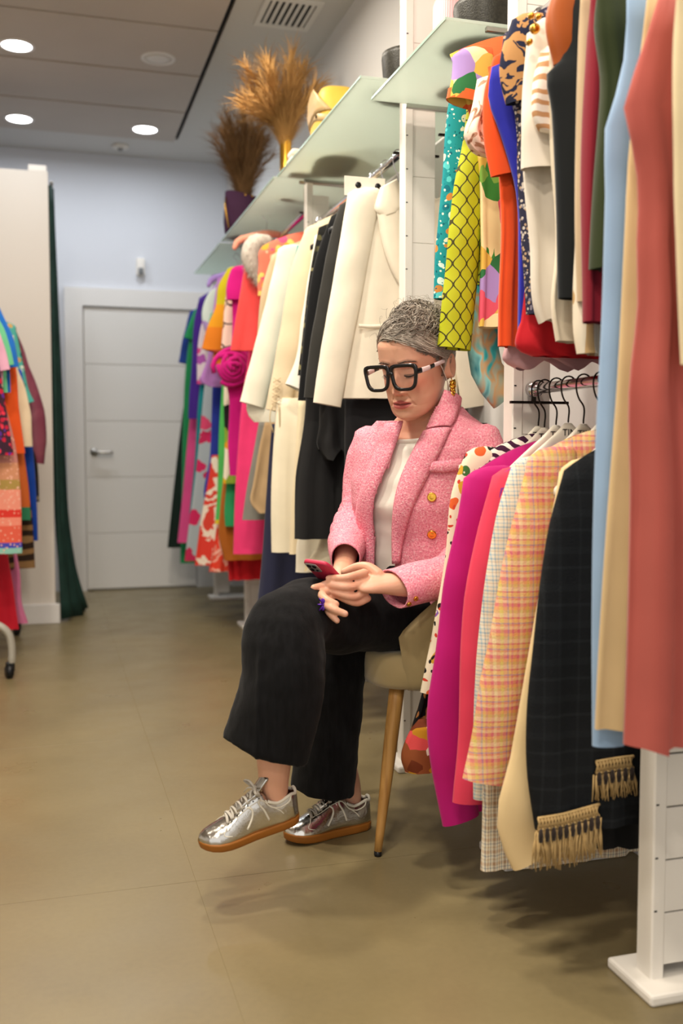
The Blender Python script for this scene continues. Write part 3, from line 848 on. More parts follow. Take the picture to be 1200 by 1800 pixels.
# ---- ivory and black bay beyond the second upright
BAYC = 'ivory and black clothes in the middle bay'
wz = garment('blazer', 'ivory double-lapel blazer hanging behind the woman', 'blazer', 3.08, [(618, 350), (612, 420), (606, 520), (600, 620), (596, 700)], IVORY, BAYC,
        sleeve=[(606, 350), (594, 420), (575, 530), (556, 640), (546, 712)], sr=(.055, .046), thick=.034, slope=.34, fold=.003, both=True)
org = np.array(wz.location)
def strip(name, left, right, Y, mat, parent, n=20, m=5, bulge=.01, thick=.003):
    A = crom([atY(x, y, Y) for x, y in left], n); B = crom([atY(x, y, Y) for x, y in right], n)
    V = []
    for i in range(n):
        for j in range(m):
            s = j / (m - 1)
            p = A[i] * (1 - s) + B[i] * s
            V.append(p + np.array([0, -bulge * math.sin(math.pi * s), 0]) - np.array(parent.location))
    o = mesh(name, V, grid_faces(n, m, False), mat, parent)
    md = o.modifiers.new('t', 'SOLIDIFY'); md.thickness = thick; md.offset = 0
    return o
strip('lapel', [(662, 374), (672, 430), (690, 480), (714, 520)], [(700, 322), (710, 400), (716, 460), (718, 522)], 3.036, IVORY, wz)
strip('collar', [(668, 330), (661, 352), (658, 368), (672, 382)], [(697, 314), (706, 340), (708, 360), (700, 372)], 3.034, IVORY, wz)
strip('pocket_welt', [(630, 570), (650, 571), (672, 570)], [(630, 575), (650, 577), (672, 576)], 3.041, IVORY, wz, bulge=.004)
bl2 = garment('blazer', 'charcoal black blazer next to the ivory one', 'blazer', 3.2, [(600, 372), (575, 480), (560, 600), (548, 690)], CHARC, BAYC,
        sleeve=[(592, 372), (578, 420), (556, 530), (540, 620), (531, 702)], sr=(.052, .045), slope=.4, fold=.004, both=True)
garment('blouse', 'black blouse with a wide pointed collar', 'blouse', 3.32, [(582, 380), (556, 450), (535, 560), (523, 704)], INK, BAYC, slope=.35, fold=.006)
garment('dress', 'black dress printed with olive leaves', 'dress', 3.42, [(560, 400), (548, 460), (535, 540), (522, 660)], p_blobs('print_black_olive_leaves', '#191917', ['#5a5636', '#8a8258', '#3a3826'], 40, .36, .03), BAYC, slope=.3, fold=.006)
garment('blouse', 'white blouse with a ruffled cuff', 'blouse', 3.5, [(553, 415), (540, 520), (530, 620), (526, 690)], C('#efe9dc'), BAYC,
        sleeve=[(551, 420), (527, 560), (512, 650), (496, 686)], sr=(.045, .055), slope=.3, fold=.006, sy=.55)
lace = garment('dress', 'cream dress with laced sleeve cuffs', 'dress', 3.62, [(535, 405), (518, 480), (505, 560), (498, 650), (492, 740)], C('#e6d3b2'), BAYC,
        sleeve=[(533, 412), (508, 480), (490, 580), (476, 660), (464, 724)], sr=(.05, .047), slope=.45, fold=.005)
lm = MB()
o_ = np.array(lace.location)
for k in range(4):
    a, b = atY(480 + k * -1, 664 + k * 13, 3.565), atY(493 - k, 672 + k * 13, 3.565)
    lm.tube([a - o_, b - o_], .002, 5); lm.tube([atY(493 - k, 664 + k * 13, 3.565) - o_, atY(480 - k, 672 + k * 13, 3.565) - o_], .002, 5)
for dx in (0, 12):
    lm.tube([atY(478 + dx, 712, 3.565) - o_, atY(474 + dx * 1.4, 735, 3.56) - o_, atY(480 + dx, 760, 3.57) - o_], .0025, 5, 8)
lm.obj('lacing', C('#d8c39e'), lace)
garment('top', 'teal top showing as a narrow strip and hem among the ivory clothes', 'top', 3.72, [(522, 432), (508, 500), (496, 600), (489, 700), (490, 745), (510, 762)], C('#128f92'), BAYC, slope=.3, fold=.005)
garment('jacket', 'ivory jacket with a loose sleeve, left of the laced cream dress', 'jacket', 3.86, [(498, 445), (476, 540), (456, 640), (440, 736), (446, 742)], C('#f2e9d6'), BAYC,
        sleeve=[(486, 446), (466, 530), (440, 630), (419, 712)], sr=(.055, .05), slope=.4, fold=.005)
garment('jacket', 'beige jacket behind the loose ivory one', 'jacket', 4.0, [(478, 448), (462, 500), (450, 600), (442, 700)], C('#cbb491'), BAYC, slope=.4, fold=.004)
garment('top', 'coral and orange floral top at the near end of the third rail', 'top', 4.22, [(462, 432), (456, 440), (455, 470), (452, 520)], p_blobs('print_coral_orange_flowers', '#ec7a62', ['#f0a03a', '#f4c86a', '#e2557a', '#f0b090'], 22, .45, .05), BAYC, slope=.35)
# lower level of the same bay
LOWC = 'long clothes behind the woman'
garment('trousers', 'black wide trousers hanging right behind the woman\'s shoulder', 'trousers', 3.12, [(606, 690), (606, 780), (608, 900), (604, 1010)], C('#1c1c1f'), LOWC, slope=.02, fold=.006, xr=1.33)
garment('dress', 'black ruffled dress with tiers under the charcoal blazer', 'dress', 3.25, [(538, 680), (534, 760), (526, 842), (516, 948)], C('#1a1a1b'), LOWC, slope=.02, fold=.018, nf=8, xr=1.3)
rf = garment('blouse', 'black blouse with flounced sleeves in front of the tiered dress', 'blouse', 3.19, [(566, 690), (560, 740), (556, 780), (562, 800)], C('#202021'), LOWC, slope=.02, fold=.014, nf=5, xr=1.22, hem=.02)
garment('trousers', 'cream print trousers low behind the phone', 'trousers', 3.3, [(570, 900), (556, 960), (540, 990), (536, 1004)], p_blobs('print_cream_olive', '#e2d6ba', ['#6a6a4a', '#cbb890', '#e2d6ba'], 14, .4), LOWC, slope=.02, fold=.006, xr=1.2)
garment('trousers', 'ivory straight trousers under the laced dress', 'trousers', 3.58, [(486, 700), (480, 800), (477, 900), (477, 971)], C('#efe5cb'), LOWC, slope=.02, fold=.004, xr=1.05)
garment('skirt', 'cream long skirt between the ivory trousers and the black dress', 'skirt', 3.45, [(525, 700), (518, 800), (510, 900), (508, 974)], C('#ead9b6'), LOWC, slope=.02, fold=.004, xr=1.16)
garment('skirt', 'white slip skirt whose hem shows lowest above the raised knee', 'skirt', 3.4, [(535, 900), (522, 960), (519, 1006)], C('#e8e0cc'), LOWC, slope=.02, fold=.004, xr=1.12)
garment('trousers', 'dark navy wide trousers reaching down beside the far upright', 'trousers', 3.8, [(478, 745), (468, 880), (458, 990), (446, 1112)], NAVY, LOWC, slope=.02, fold=.012, nf=5, xr=1.3)
garment('skirt', 'camel wrap skirt beside the navy trousers', 'skirt', 4.3, [(466, 740), (452, 800), (443, 850), (440, 884), (455, 902)], C('#c6a67c'), LOWC, slope=.02, fold=.008, xr=1.25)
garment('skirt', 'grey straight skirt left of the camel wrap skirt', 'skirt', 4.42, [(455, 740), (446, 790), (436, 850), (426, 914)], C('#86847c'), LOWC, slope=.02, fold=.005, xr=1.28)

# ---- bright bay at the far end
FARG = 'bright dresses at the far end of the rack'
garment('dress', 'hot pink long dress with a coral upper part, nearest of the bright dresses', 'dress', 4.62, [(438, 500), (436, 620), (425, 700), (419, 780), (415, 850), (411, 974)], C('#ef3d78'), FARG, slope=.3, fold=.006)
garment('top', 'coral red cape top over the hot pink dress', 'top', 4.54, [(432, 455), (424, 500), (415, 550), (405, 616)], C('#f0504e'), FARG, slope=.3, fold=.004, xr=1.2)
md_ = garment('dress', 'magenta dress with a fabric rose at the waist', 'dress', 4.82, [(403, 482), (408, 540), (404, 620), (396, 650), (402, 700), (399, 786), (402, 836)], C('#c8147c'), FARG,
        sleeve=[(404, 480), (397, 500), (396, 528)], sr=(.055, .06), slope=.45, fold=.006)
rose = MB()
pc = atY(407, 645, 4.76) - np.array(md_.location)
for k in range(5):
    r = .018 + .017 * k
    pts = [pc + np.array([(r + .006 * math.sin(3 * a + k)) * math.cos(a + k), -.045 + .011 * k, (r + .006 * math.cos(2 * a)) * math.sin(a + k)]) for a in np.linspace(0, 2 * math.pi * .92, 16)]
    rose.tube(pts, np.array([[.012, .016]] * 16), 6, up=(0, 1, 0))
rose.obj('fabric_rose', C('#c4107a'), md_)
garment('blouse', 'blush blouse with a thin black line print', 'blouse', 5.0, [(402, 492), (394, 540), (390, 580), (388, 612)], p_patches('print_blush_line', ['#efc9b4', '#f2d2c0', '#efcbb8'], 9, .1, line='#3a2a2a'), FARG, slope=.4)
cbk = garment('dress', 'colour-block dress in yellow, orange and rust with cream sleeve trim', 'dress', 5.2, [(398, 482), (386, 540), (380, 600), (378, 640), (390, 645)], C('#e07f22'), FARG,
        sleeve=[(396, 482), (383, 505), (376, 548), (362, 582), (352, 618)], sr=(.05, .055), smat=p_bands('colour_block', [(0, '#c9b81e'), (.3, '#e09a20'), (.52, '#dd7f22'), (.74, '#a8442a'), (.93, '#ead9b0')], -.03, -.56), slope=.4, fold=.005)
garment('dress', 'black and yellow print dress behind the magenta one', 'dress', 5.05, [(400, 600), (392, 700), (394, 800), (392, 850)], p_patches('print_yellow_white_black', ['#d9b41e', '#efe6cc', '#22201e', '#e09a22', '#8fae3a'], 9, .08), FARG, slope=.05)
garment('dress', 'green dress with a lilac hem below the magenta dress', 'dress', 5.1, [(404, 760), (396, 855), (394, 905), (396, 925)], C('#2f9a5e'), FARG, slope=.02)
garment('dress', 'light green dress with a broad yellow hem', 'dress', 5.32, [(392, 640), (386, 743), (381, 878), (377, 921)], p_bands('green_yellow_hem', [(0, '#52b85a'), (.84, '#d8c22a')], 0, -1.02), FARG, slope=.05)
garment('top', 'lilac top with a loose sleeve beside the colour-block dress', 'top', 5.42, [(382, 490), (372, 560), (364, 630), (356, 676), (370, 680)], C('#b37cc4'), FARG, slope=.35)
garment('dress', 'cobalt blue long dress at the far end', 'dress', 5.63, [(378, 560), (372, 700), (367, 807), (359, 882), (366, 900)], C('#2a3a9e'), FARG, slope=.2)
garment('dress', 'mint and lilac blouse-dress behind the cobalt one', 'dress', 5.70, [(378, 500), (364, 520), (358, 575), (362, 585)], p_patches('print_mint_lilac', ['#a8d8bc', '#b49ad0', '#d8e6da', '#8cc8a8'], 5, .08), FARG, slope=.3)
garment('dress', 'long dress with red and white brush flowers at its hem', 'dress', 5.60, [(372, 800), (358, 890), (350, 950), (343, 994)], p_swirl('print_red_white_brush', [(.35, '#e03a2a'), (.5, '#f0e0cc'), (.62, '#d8402e')], 9, .1, 8, interp='CONSTANT'), FARG, slope=.02, fold=.012)
garment('dress', 'orange brown satin dress with a rounded hem', 'dress', 5.15, [(398, 800), (386, 900), (382, 940), (392, 985)], C('#b0621e', .5), FARG, slope=.02, fold=.01)
garment('dress', 'red ruffled dress whose hem hangs lowest before the far upright', 'dress', 5.25, [(402, 900), (396, 986), (400, 1020)], C('#d8202a'), FARG, slope=.02, fold=.016, nf=6, xr=1.16)
garment('dress', 'coral print dress with a layered hem left of the red ruffles', 'dress', 5.4, [(384, 900), (374, 960), (369, 1005)], p_swirl('print_coral_layers', [(.4, '#e8452e'), (.52, '#f0b8a4'), (.6, '#e0604a')], 8, .1, 8, interp='CONSTANT'), FARG, slope=.02, fold=.014, xr=1.1)
garment('dress', 'grey long dress with a crimson flower print', 'dress', 5.85, [(368, 600), (354, 724), (344, 828), (334, 912), (325, 986)], p_blobs('print_grey_crimson', '#aab4b8', ['#d02a5e', '#d8486e', '#c22a56'], 8, .40, .12), FARG, slope=.05)
garment('dress', 'pink and white flowered dress with a narrow bodice', 'dress', 6.0, [(364, 520), (356, 560), (346, 620), (345, 675)], p_blobs('print_pink_white', '#e6d6dc', ['#d84a8a', '#b05ab0', '#e07a9a'], 14, .42, .08), FARG, slope=.3)
garment('dress', 'teal long dress seen as a narrow strip', 'dress', 6.05, [(362, 600), (348, 712), (341, 807), (332, 902)], C('#128088'), FARG, slope=.05)
garment('dress', 'purple dress with a long pointed sleeve', 'dress', 6.2, [(350, 524), (342, 560), (336, 640), (331, 700), (330, 736)], C('#4a2a90'), FARG, slope=.45)
garment('dress', 'bubblegum pink long dress near the far end', 'dress', 6.35, [(345, 640), (333, 743), (320, 870), (311, 954)], C('#e0508e'), FARG, slope=.05)
garment('dress', 'emerald green long dress with short sleeves near the door', 'dress', 6.5, [(342, 548), (332, 600), (327, 640), (322, 720), (318, 880), (317, 990)], C('#1f8a50'), FARG,
        sleeve=[(340, 550), (330, 575), (322, 598)], sr=(.05, .05), slope=.35)
garment('top', 'navy blue short-sleeved top, farthest on the rack', 'top', 6.68, [(334, 552), (326, 600), (324, 640)], C('#1c3a86'), FARG, sleeve=[(332, 552), (320, 600), (313, 640)], sr=(.05, .06), slope=.35)
garment('dress', 'dark bottle green long dress nearest the door', 'dress', 6.82, [(334, 640), (322, 716), (307, 849), (294, 963)], C('#12241c'), FARG, slope=.05)
# fur stole
fs = empty('fur_stole', atY(440, 450, 4.46), 0, 'pale grey fur stole draped over the coral top', 'stole')
fo = np.array(fs.location)
core = [atY(x, y, 4.47) - fo for x, y in [(468, 424), (449, 428), (441, 448), (446, 472), (454, 494)]]
FUR = M('fur_grey', '#cfc6ba', .9)
tube('core', core, [.03, .042, .045, .036, .016], FUR, fs, n=14, m=14)
fm = MB()
rnd = random.Random(3)
CP = crom(np.hstack([np.array(core), np.array([[.03], [.042], [.045], [.036], [.016]])]), 60)
for k in range(1500):
    c = CP[rnd.randrange(60)]
    dvec = np.array([rnd.gauss(0, 1), rnd.gauss(0, 1), rnd.gauss(0, 1)]); dvec /= np.linalg.norm(dvec)
    a = c[:3] + dvec * c[3] * .9
    b = a + dvec * rnd.uniform(.012, .03) + np.array([0, 0, -.012])
    i = len(fm.v); s_ = np.cross(dvec, (0, 0, 1)) * .0018
    fm.v += [tuple(a - s_), tuple(a + s_), tuple(b)]; fm.f.append((i, i + 1, i + 2))
fm.obj('fur', FUR, fs)['kind'] = 'stuff'
# hangers seen in the middle bay
for Y, l, hf in [(3.1, 'under the ivory blazer collar', .17), (3.22, 'of the charcoal black blazer', .2), (3.34, 'of the black blouse', .19), (3.5, 'of the white ruffled blouse', .19)]:
    hanger('black plastic hanger ' + l, Y, 1.95, BLACKP, CHROME, hf, 'black hangers in the middle bay', dz=.005, drop=.10)
ht_ = empty('size_tag', (RX - .12, 3.055, 1.83), 0, 'white card tag with black dots above the ivory blazer', 'tag')
box('card', (-.075, -.001, -.03), (.06, .001, .03), M('card_white', '#ece4d6', .7), ht_, bev=.0005)
for dx in (-.03, .035):
    lathe('dot', [(.010, 0), (.010, .0012), (.001, .0013)], BLACKP, ht_, 16, loc=(dx, -.0015, .004)).rotation_euler = (math.pi / 2, 0, 0)
for px, py, Y, l in [(425, 425, 4.8, 'peach padded'), (378, 492, 5.45, 'lilac padded')]:
    p = atY(px, py, Y)
    t = empty('padded_hanger', p, 0, l + ' hanger shoulder poking up among the bright dresses', 'hanger')
    m_ = C('#f0a48a') if 'peach' in l else C('#a58ad0')
    tube('pad', [(-.035, 0, -.03), (-.02, 0, .0), (.03, 0, .02), (.12, 0, .045), (.3, 0, .02)], [.012, .017, .018, .018, .012], m_, t, n=14)
    tube('hook', [(.12, 0, .06), (.12, 0, .11), (.10, 0, .13), (.12, 0, .15), (.14, 0, .13)], .002, CHROME, t, m=6, n=16)

# ---- rolling rack at the left edge
RG = 'clothes on the rolling rack'
XL = -.42
def rg(*a, **k): garment(*a, group=RG, Xc=k.pop('Xc', XL), side='R', **k)
rg('jacket', 'maroon puffer jacket with gold sheen, farthest on the rolling rack', 'jacket', 5.45, [(30, 590), (42, 640), (52, 700), (58, 780), (56, 815)], p_swirl('maroon_gold', [(.4, '#7a3a4c'), (.6, '#8a4a58'), (.66, '#c8965a')], 7, .08, 6, rough=.45),
   sleeve=[(24, 578), (40, 612), (52, 650), (68, 690), (79, 728), (82, 770), (78, 812)], sr=(.05, .075), sy=.7)
rg('blouse', 'black and teal flowered blouse before the maroon jacket', 'blouse', 5.32, [(28, 575), (44, 650), (52, 720), (57, 790), (58, 820)], p_blobs('print_black_teal', '#23201e', ['#3f9a94', '#8a5a3a', '#c8a888', '#4a3a2a'], 30, .42, .04), sleeve=[(27, 576), (43, 650), (52, 690), (62, 712)], sr=(.04, .05), smat=p_blobs('print_teal_light', '#4fa89c', ['#d8e0d0', '#2a6a64', '#c89a5a'], 30, .35, .03))
rg('dress', 'cobalt blue long skirted dress on the rolling rack', 'dress', 5.26, [(38, 650), (56, 760), (62, 842), (66, 950)], C('#123f9c'))
rg('top', 'black printed top with ragged hem beside the cobalt dress', 'top', 5.38, [(45, 700), (60, 780), (67, 835), (70, 882)], p_blobs('print_black_specks', '#191614', ['#8a7a5a', '#3a2a1e'], 30, .3))
rg('blouse', 'cream blouse with a lacy peach cuff on the rolling rack', 'blouse', 5.18, [(24, 590), (34, 660), (46, 740), (48, 780)], C('#e6d3b2'), sleeve=[(22, 590), (31, 650), (44, 684), (55, 734), (57, 785)], sr=(.04, .045))
rg('dress', 'brown scalloped wave print dress, lowest hem before the red gown', 'dress', 5.1, [(30, 800), (52, 880), (60, 950), (63, 998)], p_zebra('print_brown_waves', '#8a6a44', '#2e2018', 5, 4, 'Z', .5))
rg('dress', 'rust orange dress with a green hem', 'dress', 5.02, [(28, 700), (42, 790), (50, 860), (53, 914)], p_bands('rust_green', [(0, '#c2602a'), (.76, '#2e7a56')], 0, -.72))
rg('dress', 'bright orange top hanging straight between the blue and cream blouses', 'dress', 4.95, [(20, 600), (30, 655), (34, 717), (43, 797)], C('#e5561e'))
rg('blouse', 'bright blue short-sleeved shirt on the rolling rack', 'shirt', 4.88, [(0, 545), (14, 620), (18, 690)], C('#1f6cc4'), sleeve=[(1, 546), (13, 573), (27, 608), (33, 647)], sr=(.04, .04))
rg('blouse', 'mint green short-sleeved shirt on the rolling rack', 'shirt', 4.8, [(-2, 560), (10, 620), (14, 690)], C('#6abf8e'), sleeve=[(-3, 562), (8, 584), (21, 624), (25, 644)], sr=(.04, .035))
rg('blouse', 'pale pink short-sleeved shirt on the rolling rack', 'shirt', 4.72, [(-8, 570), (2, 620), (6, 700)], C('#dba4bc'), sleeve=[(-9, 572), (2, 592), (11, 622), (19, 653)], sr=(.04, .035))
rg('dress', 'tiered peach dress with an embroidered blue and red border', 'dress', 4.66, [(6, 700), (28, 790), (37, 860), (40, 972)], p_bands('peach_tiers', [(0, '#b87a72'), (.42, '#c98a68'), (.52, '#a88a4a'), (.58, '#e8907a'), (.70, '#d8382e'), (.75, '#ea8a74'), (.80, '#e0604a'), (.90, '#4a4ab0'), (.93, '#8ac0b0'), (.97, '#5a50b8')], .0, -.74, overlay=(hexc('#e8b09a'), 60)))
rg('jacket', 'dark fringed jacket with red and purple woven motifs', 'jacket', 4.6, [(-12, 590), (2, 660), (14, 730), (24, 800)], p_blobs('print_red_purple_weave', '#3a2030', ['#b81e3a', '#d8344a', '#5a2a8a', '#c8a890', '#c0203a'], 42, .5, .03))
rg('dress', 'scarlet floor-length gown at the bottom of the rolling rack', 'dress', 4.9, [(6, 900), (19, 1005), (26, 1080), (31, 1106)], C('#c0142a', .6), fold=.02, hem=.0)
rg('dress', 'pink floor-length gown behind the scarlet one', 'dress', 5.1, [(20, 900), (32, 1005), (38, 1060), (52, 1094)], C('#d87aa4', .6), fold=.02)
t = empty('rolling_rack', (XL, 4.55, 0), 0, 'rolling clothes rack on black castors at the left edge', 'clothes rack')
SILV = M('rack_grey_metal', '#b7b3a8', .4, .35)
for y in (0.0, 1.05):
    tube('foot_rail', [(-.28, y, .085), (-.28, y, .2), (-.2, y, .25), (.12, y, .25), (.19, y, .24), (.235, y, .2), (.248, y, .14), (.248, y, .07)], .0165, SILV, t, m=12, n=40)
    for sx in (-.28, .248):
        c = lathe('castor', [(.001, -.016), (.022, -.016), (.03, -.01), (.03, .01), (.022, .016), (.001, .016)], BLACKP, t, 20, loc=(sx - .012, y, .031)); c.rotation_euler = (0, math.pi / 2, .3)
        box('castor_fork', (sx - .026, y - .016, .028), (sx + .012, y + .016, .075), BLACKP, t, bev=.006)
    tube('upright', [(0, y, .25), (0, y, 1.7)], .0165, SILV, t, m=12)
tube('hanging_rail', [(0, -.05, 1.7), (0, 1.1, 1.7)], .0165, SILV, t, m=12)
for k, Y in enumerate([4.72, 4.88, 5.18, 5.45]):
    hanger('dark hanger hooked on the rolling rack over the ' + ['pale pink shirt', 'bright blue shirt', 'cream blouse', 'maroon puffer jacket'][k], Y, 1.7, BLACKP, HK, .19, 'hangers on the rolling rack', X=XL)
# ---------------------------------------------------------------- things on the shelves
STRAW = M('straw_yellow', '#d9b04c', .7, bump=.3, bs=220, var=.12, vs=40)
def fedora(loc, label, mat, bandmat, s=1, rz=0, pinch=True):
    t = empty('hat', loc, rz, label, 'hat')
    a = np.linspace(0, 2 * np.pi, 48, endpoint=False)
    R = []
    for r, z in [(.165, .002), (.16, .004), (.11, .004), (.098, .012), (.093, .05), (.088, .09), (.078, .118), (.05, .126), (.004, .118)]:
        ring = []
        for q in a:
            x, y = 1.12 * r * math.cos(q), .92 * r * math.sin(q)
            zz = z
            if z > .08 and pinch: zz -= .03 * math.exp(-(y / .028) ** 2) * (z - .08) / .04; 
            if z > .06 and pinch and x > .03: y *= 1 - .35 * (z - .06) / .06
            if r > .12: zz += .018 * abs(math.sin(q)) ** 2
            ring.append((x * s, y * s, zz * s))
        R.append(ring)
    o = loft('crown', R, mat, t, cap0=False)
    md = o.modifiers.new('t', 'SOLIDIFY'); md.thickness = .003; md.offset = -1
    B = [[(1.12 * r * math.cos(q) * s, .92 * r * math.sin(q) * s, z * s) for q in a] for r, z in [(.0995, .014), (.1005, .016), (.098, .04), (.0955, .04)]]
    loft('band', B, bandmat, t, cap0=False, cap1=False)
    return t
# yellow handbag with beige leather trim
yh = empty('handbag', (1.10, 3.86, 2.125), -.12, 'yellow handbag with a beige leather strap and pointed flap on the glass shelf', 'bag')
BEI = M('beige_leather', '#c9a878', .45)
YEL = M('yellow_leather', '#e0b548', .55, bump=.2, bs=160, var=.06, vs=10)
a = np.linspace(0, 2 * np.pi, 64, endpoint=False)
BP = [(.001, .92), (.006, .98), (.03, 1.0), (.12, 1.0), (.19, .97), (.235, .90), (.262, .76), (.275, .5), (.279, .05)]
def bagpt(q, z, off=0):
    k = np.interp(z, [b[0] for b in BP], [b[1] for b in BP])
    return (float((.085 * (k if z > .2 else 1) + off) * sgn(np.cos(q), .6)), float((.16 * k + off) * sgn(np.sin(q), .55)), z)
loft('body', [[bagpt(q, z) for q in a] for z, k in BP], YEL, yh)
def slope_z(q, z0): return z0 + .035 * math.sin(q)
loft('strap', [[bagpt(q, slope_z(q, z0), o_) for q in a] for z0, o_ in ((.15, .0005), (.151, .004), (.177, .004), (.178, .0005))], BEI, yh, False, False)
pk = []
for i in range(9):
    t_ = i / 8
    for j in range(9):
        s_ = j / 8
        q = math.pi * (1.02 + .42 * (s_ - .5) * 2 * (1 - t_) + .02 * t_)
        p = bagpt(q, .16 + .105 * t_, .007 + .004 * t_)
        pk.append((p[0] - .012 * t_, p[1] + .03 * t_ * t_, p[2] + .02 * t_))
o = mesh('flap', pk, grid_faces(9, 9, False), BEI, yh); o.modifiers.new('t', 'SOLIDIFY').thickness = .004
for q in (2.75, 3.6):
    p = bagpt(q, slope_z(q, .164), .004)
    d = lathe('stud', [(.007, 0), (.006, .004), (.001, .005)], DARKMETAL, yh, 12, loc=p); d.rotation_euler = (0, -math.pi / 2, 0)
wt = empty('folded_scarf', (1.0, 4.02, 2.125), 0, 'small cream folded cloth at the far end of the shelf by the yellow bag', 'cloth')
for k in range(3):
    box('fold', (-.05 + .004 * k, -.04, .001 + .03 * k), (.06 - .01 * k, .045, .03 + .03 * k), C('#ece4d8'), wt, bev=.012, seg=3, smooth=True)
GLIT = M('black_glitter_felt', '#26241c', .45, bump=.8, bs=260, var=.5, vs=120)
def tophat(loc, label, h=.125, r=.075, rz=0):
    t = empty('black_hat', loc, rz, label, 'hat')
    lathe('crown', [(r * .97, .004), (r * .98, h * .4), (r * 1.04, h * .85), (r * 1.02, h * .96), (r * .7, h), (.002, h * .97)], GLIT, t, 36, cap0=False)
    lathe('brim', [(r * .95, .001), (r * 1.35, .0), (r * 1.5, .008), (r * 1.5, .011), (r * 1.35, .005), (r * .95, .005)], GLIT, t, 36, sy=.8, cap0=False, cap1=False)
    return t
tophat((1.115, 3.05, 2.125), 'small black glittery top hat on the middle glass shelf', .13, .082)
tophat((1.10, 2.42, 2.03), 'black hat on the nearest glass shelf, cut by the top edge', .11, .085)
pk_ = empty('ribbed_bag', (1.18, 2.72, 2.03), 0, 'pale pink ribbed bag standing at the top on the nearest glass shelf', 'bag')
a = np.linspace(0, 2 * np.pi, 140, endpoint=False)
R = []
for z, k in [(0.001, .9), (.01, 1), (.1, 1.02), (.24, 1), (.255, .95)]:
    rr_ = 1 + .012 * np.cos(a * 46)
    R.append(np.stack([.10 * k * sgn(np.cos(a), .5) * rr_, .06 * k * sgn(np.sin(a), .5) * rr_, np.full(140, z)], 1))
loft('body', R, M('pink_ribbed_leather', '#e3aeb0', .5), pk_)
tube('handle', [(-.06, 0, .25), (-.05, 0, .33), (.05, 0, .33), (.06, 0, .25)], .006, M('pink_handle', '#d89a9e', .5), pk_, n=14)
# gold vase and purple bag with dried pampas
vs_ = empty('vase', (1.05, 4.48, 2.14), 0, 'tall slim gold vase holding the light brown pampas', 'vase')
lathe('body', [(.026, .001), (.028, .01), (.027, .12), (.027, .26), (.029, .265), (.026, .266), (.024, .25), (.023, .02), (.001, .018)], GOLD, vs_, 28)
lathe('rim', [(.027, .262), (.031, .264), (.031, .270), (.027, .272), (.025, .266)], GOLD, vs_, 28, cap0=False, cap1=False)
pb = empty('purple_bag', (1.02, 5.34, 2.14), .2, 'dark purple suede bucket bag holding the dark brown pampas', 'bag')
PUR = M('purple_suede', '#3f1f3c', .8, bump=.4, bs=90, var=.2)
a = np.linspace(0, 2 * np.pi, 48, endpoint=False)
R = []
for z, r in [(.001, .09), (.012, .1), (.07, .108), (.15, .11), (.2, .102), (.215, .1), (.214, .094), (.16, .1)]:
    w_ = 1 + .05 * np.sin(a * 5 + z * 20)
    R.append(np.stack([r * w_ * np.cos(a), r * .75 * w_ * np.sin(a), z + .012 * np.sin(2 * a + 1)], 1))
loft('body', R, PUR, pb)
MB().tube([(-.1, -.01, .2), (-.12, -.04, .15), (-.115, -.05, .08), (-.1, -.04, .03)], .004, 6, 12).obj('chain_strap', GOLD, pb)
for k in range(4):
    lathe('stud', [(.007, 0), (.005, .005), (.001, .006)], GOLD, pb, 10, loc=(-.02 + .04 * k, -.075 + .006 * k, .2)).rotation_euler = (math.pi / 2, 0, 0)
def pampas(loc, label, mat, targets, stem_h, n=260, seed=1, length=.2):
    """dry grass: every plume is a stem with hundreds of fine hairs"""
    t = empty('pampas_grass', loc, 0, label, 'dried grass')
    rnd = random.Random(seed)
    for (tx, ty, tz, n_, L_) in targets:
        S = crom([(0, 0, -.12), (tx * .12, ty * .12, stem_h), (tx * .5, ty * .5, tz * .55), (tx, ty, tz)], 30)
        st = MB().tube(S, np.linspace(.0026, .0007, 30), 5).obj('stem', mat, t)
        hm = MB()
        for k in range(int(n_ * 2.2)):
            f = rnd.uniform(.12, .97)
            i = int(f * 28)
            p, T = S[i], S[i + 1] - S[i]
            T = T / np.linalg.norm(T)
            ang = rnd.uniform(0, 2 * math.pi)
            side = np.cross(T, (math.cos(ang), math.sin(ang), .2)); side /= np.linalg.norm(side)
            L = L_ * rnd.uniform(.5, 1.1) * (1.1 - .30 * f)
            q1 = p + T * L * .5 + side * L * .24
            q2 = p + T * L * (.85) + side * L * .62 + np.array([0, 0, -.02 * rnd.random()])
            w = side * 0 + np.cross(T, side) *   .0013
            b = len(hm.v)
            hm.v += [tuple(p - w), tuple(p + w), tuple(q1 + w), tuple(q1 - w), tuple(q2)]
            hm.f += [(b, b + 1, b + 2, b + 3), (b + 3, b + 2, b + 4)]
        hm.obj('plume', mat, t)['kind'] = 'stuff'
    return t
PM1 = M('pampas_gold', '#b58a52', .85, var=.2, vs=10)
PM2 = M('pampas_brown', '#8a6844', .85, var=.2, vs=10)
def fan(base, Y, tips, extra, seed, n, L):
    rnd = random.Random(seed)
    out = []
    for (x, y) in tips:
        for k in range(extra):
            p = atY(x + rnd.uniform(-16, 16), y + rnd.uniform(-8, 26), Y + rnd.uniform(-.16, .16)) - np.array(base)
            out.append((p[0], p[1], p[2], n, L * rnd.uniform(.8, 1.15)))
    return out
b1 = (1.05, 4.48, 2.41)
pampas(b1, 'light golden brown pampas plumes rising from the gold vase', PM1, fan(b1, 4.5, [(462, 88), (435, 110), (500, 82), (418, 160), (528, 112), (556, 145), (482, 96), (445, 145), (515, 150)], 4, 2, 80, .15), .03, seed=2)
b2 = (1.02, 5.34, 2.35)
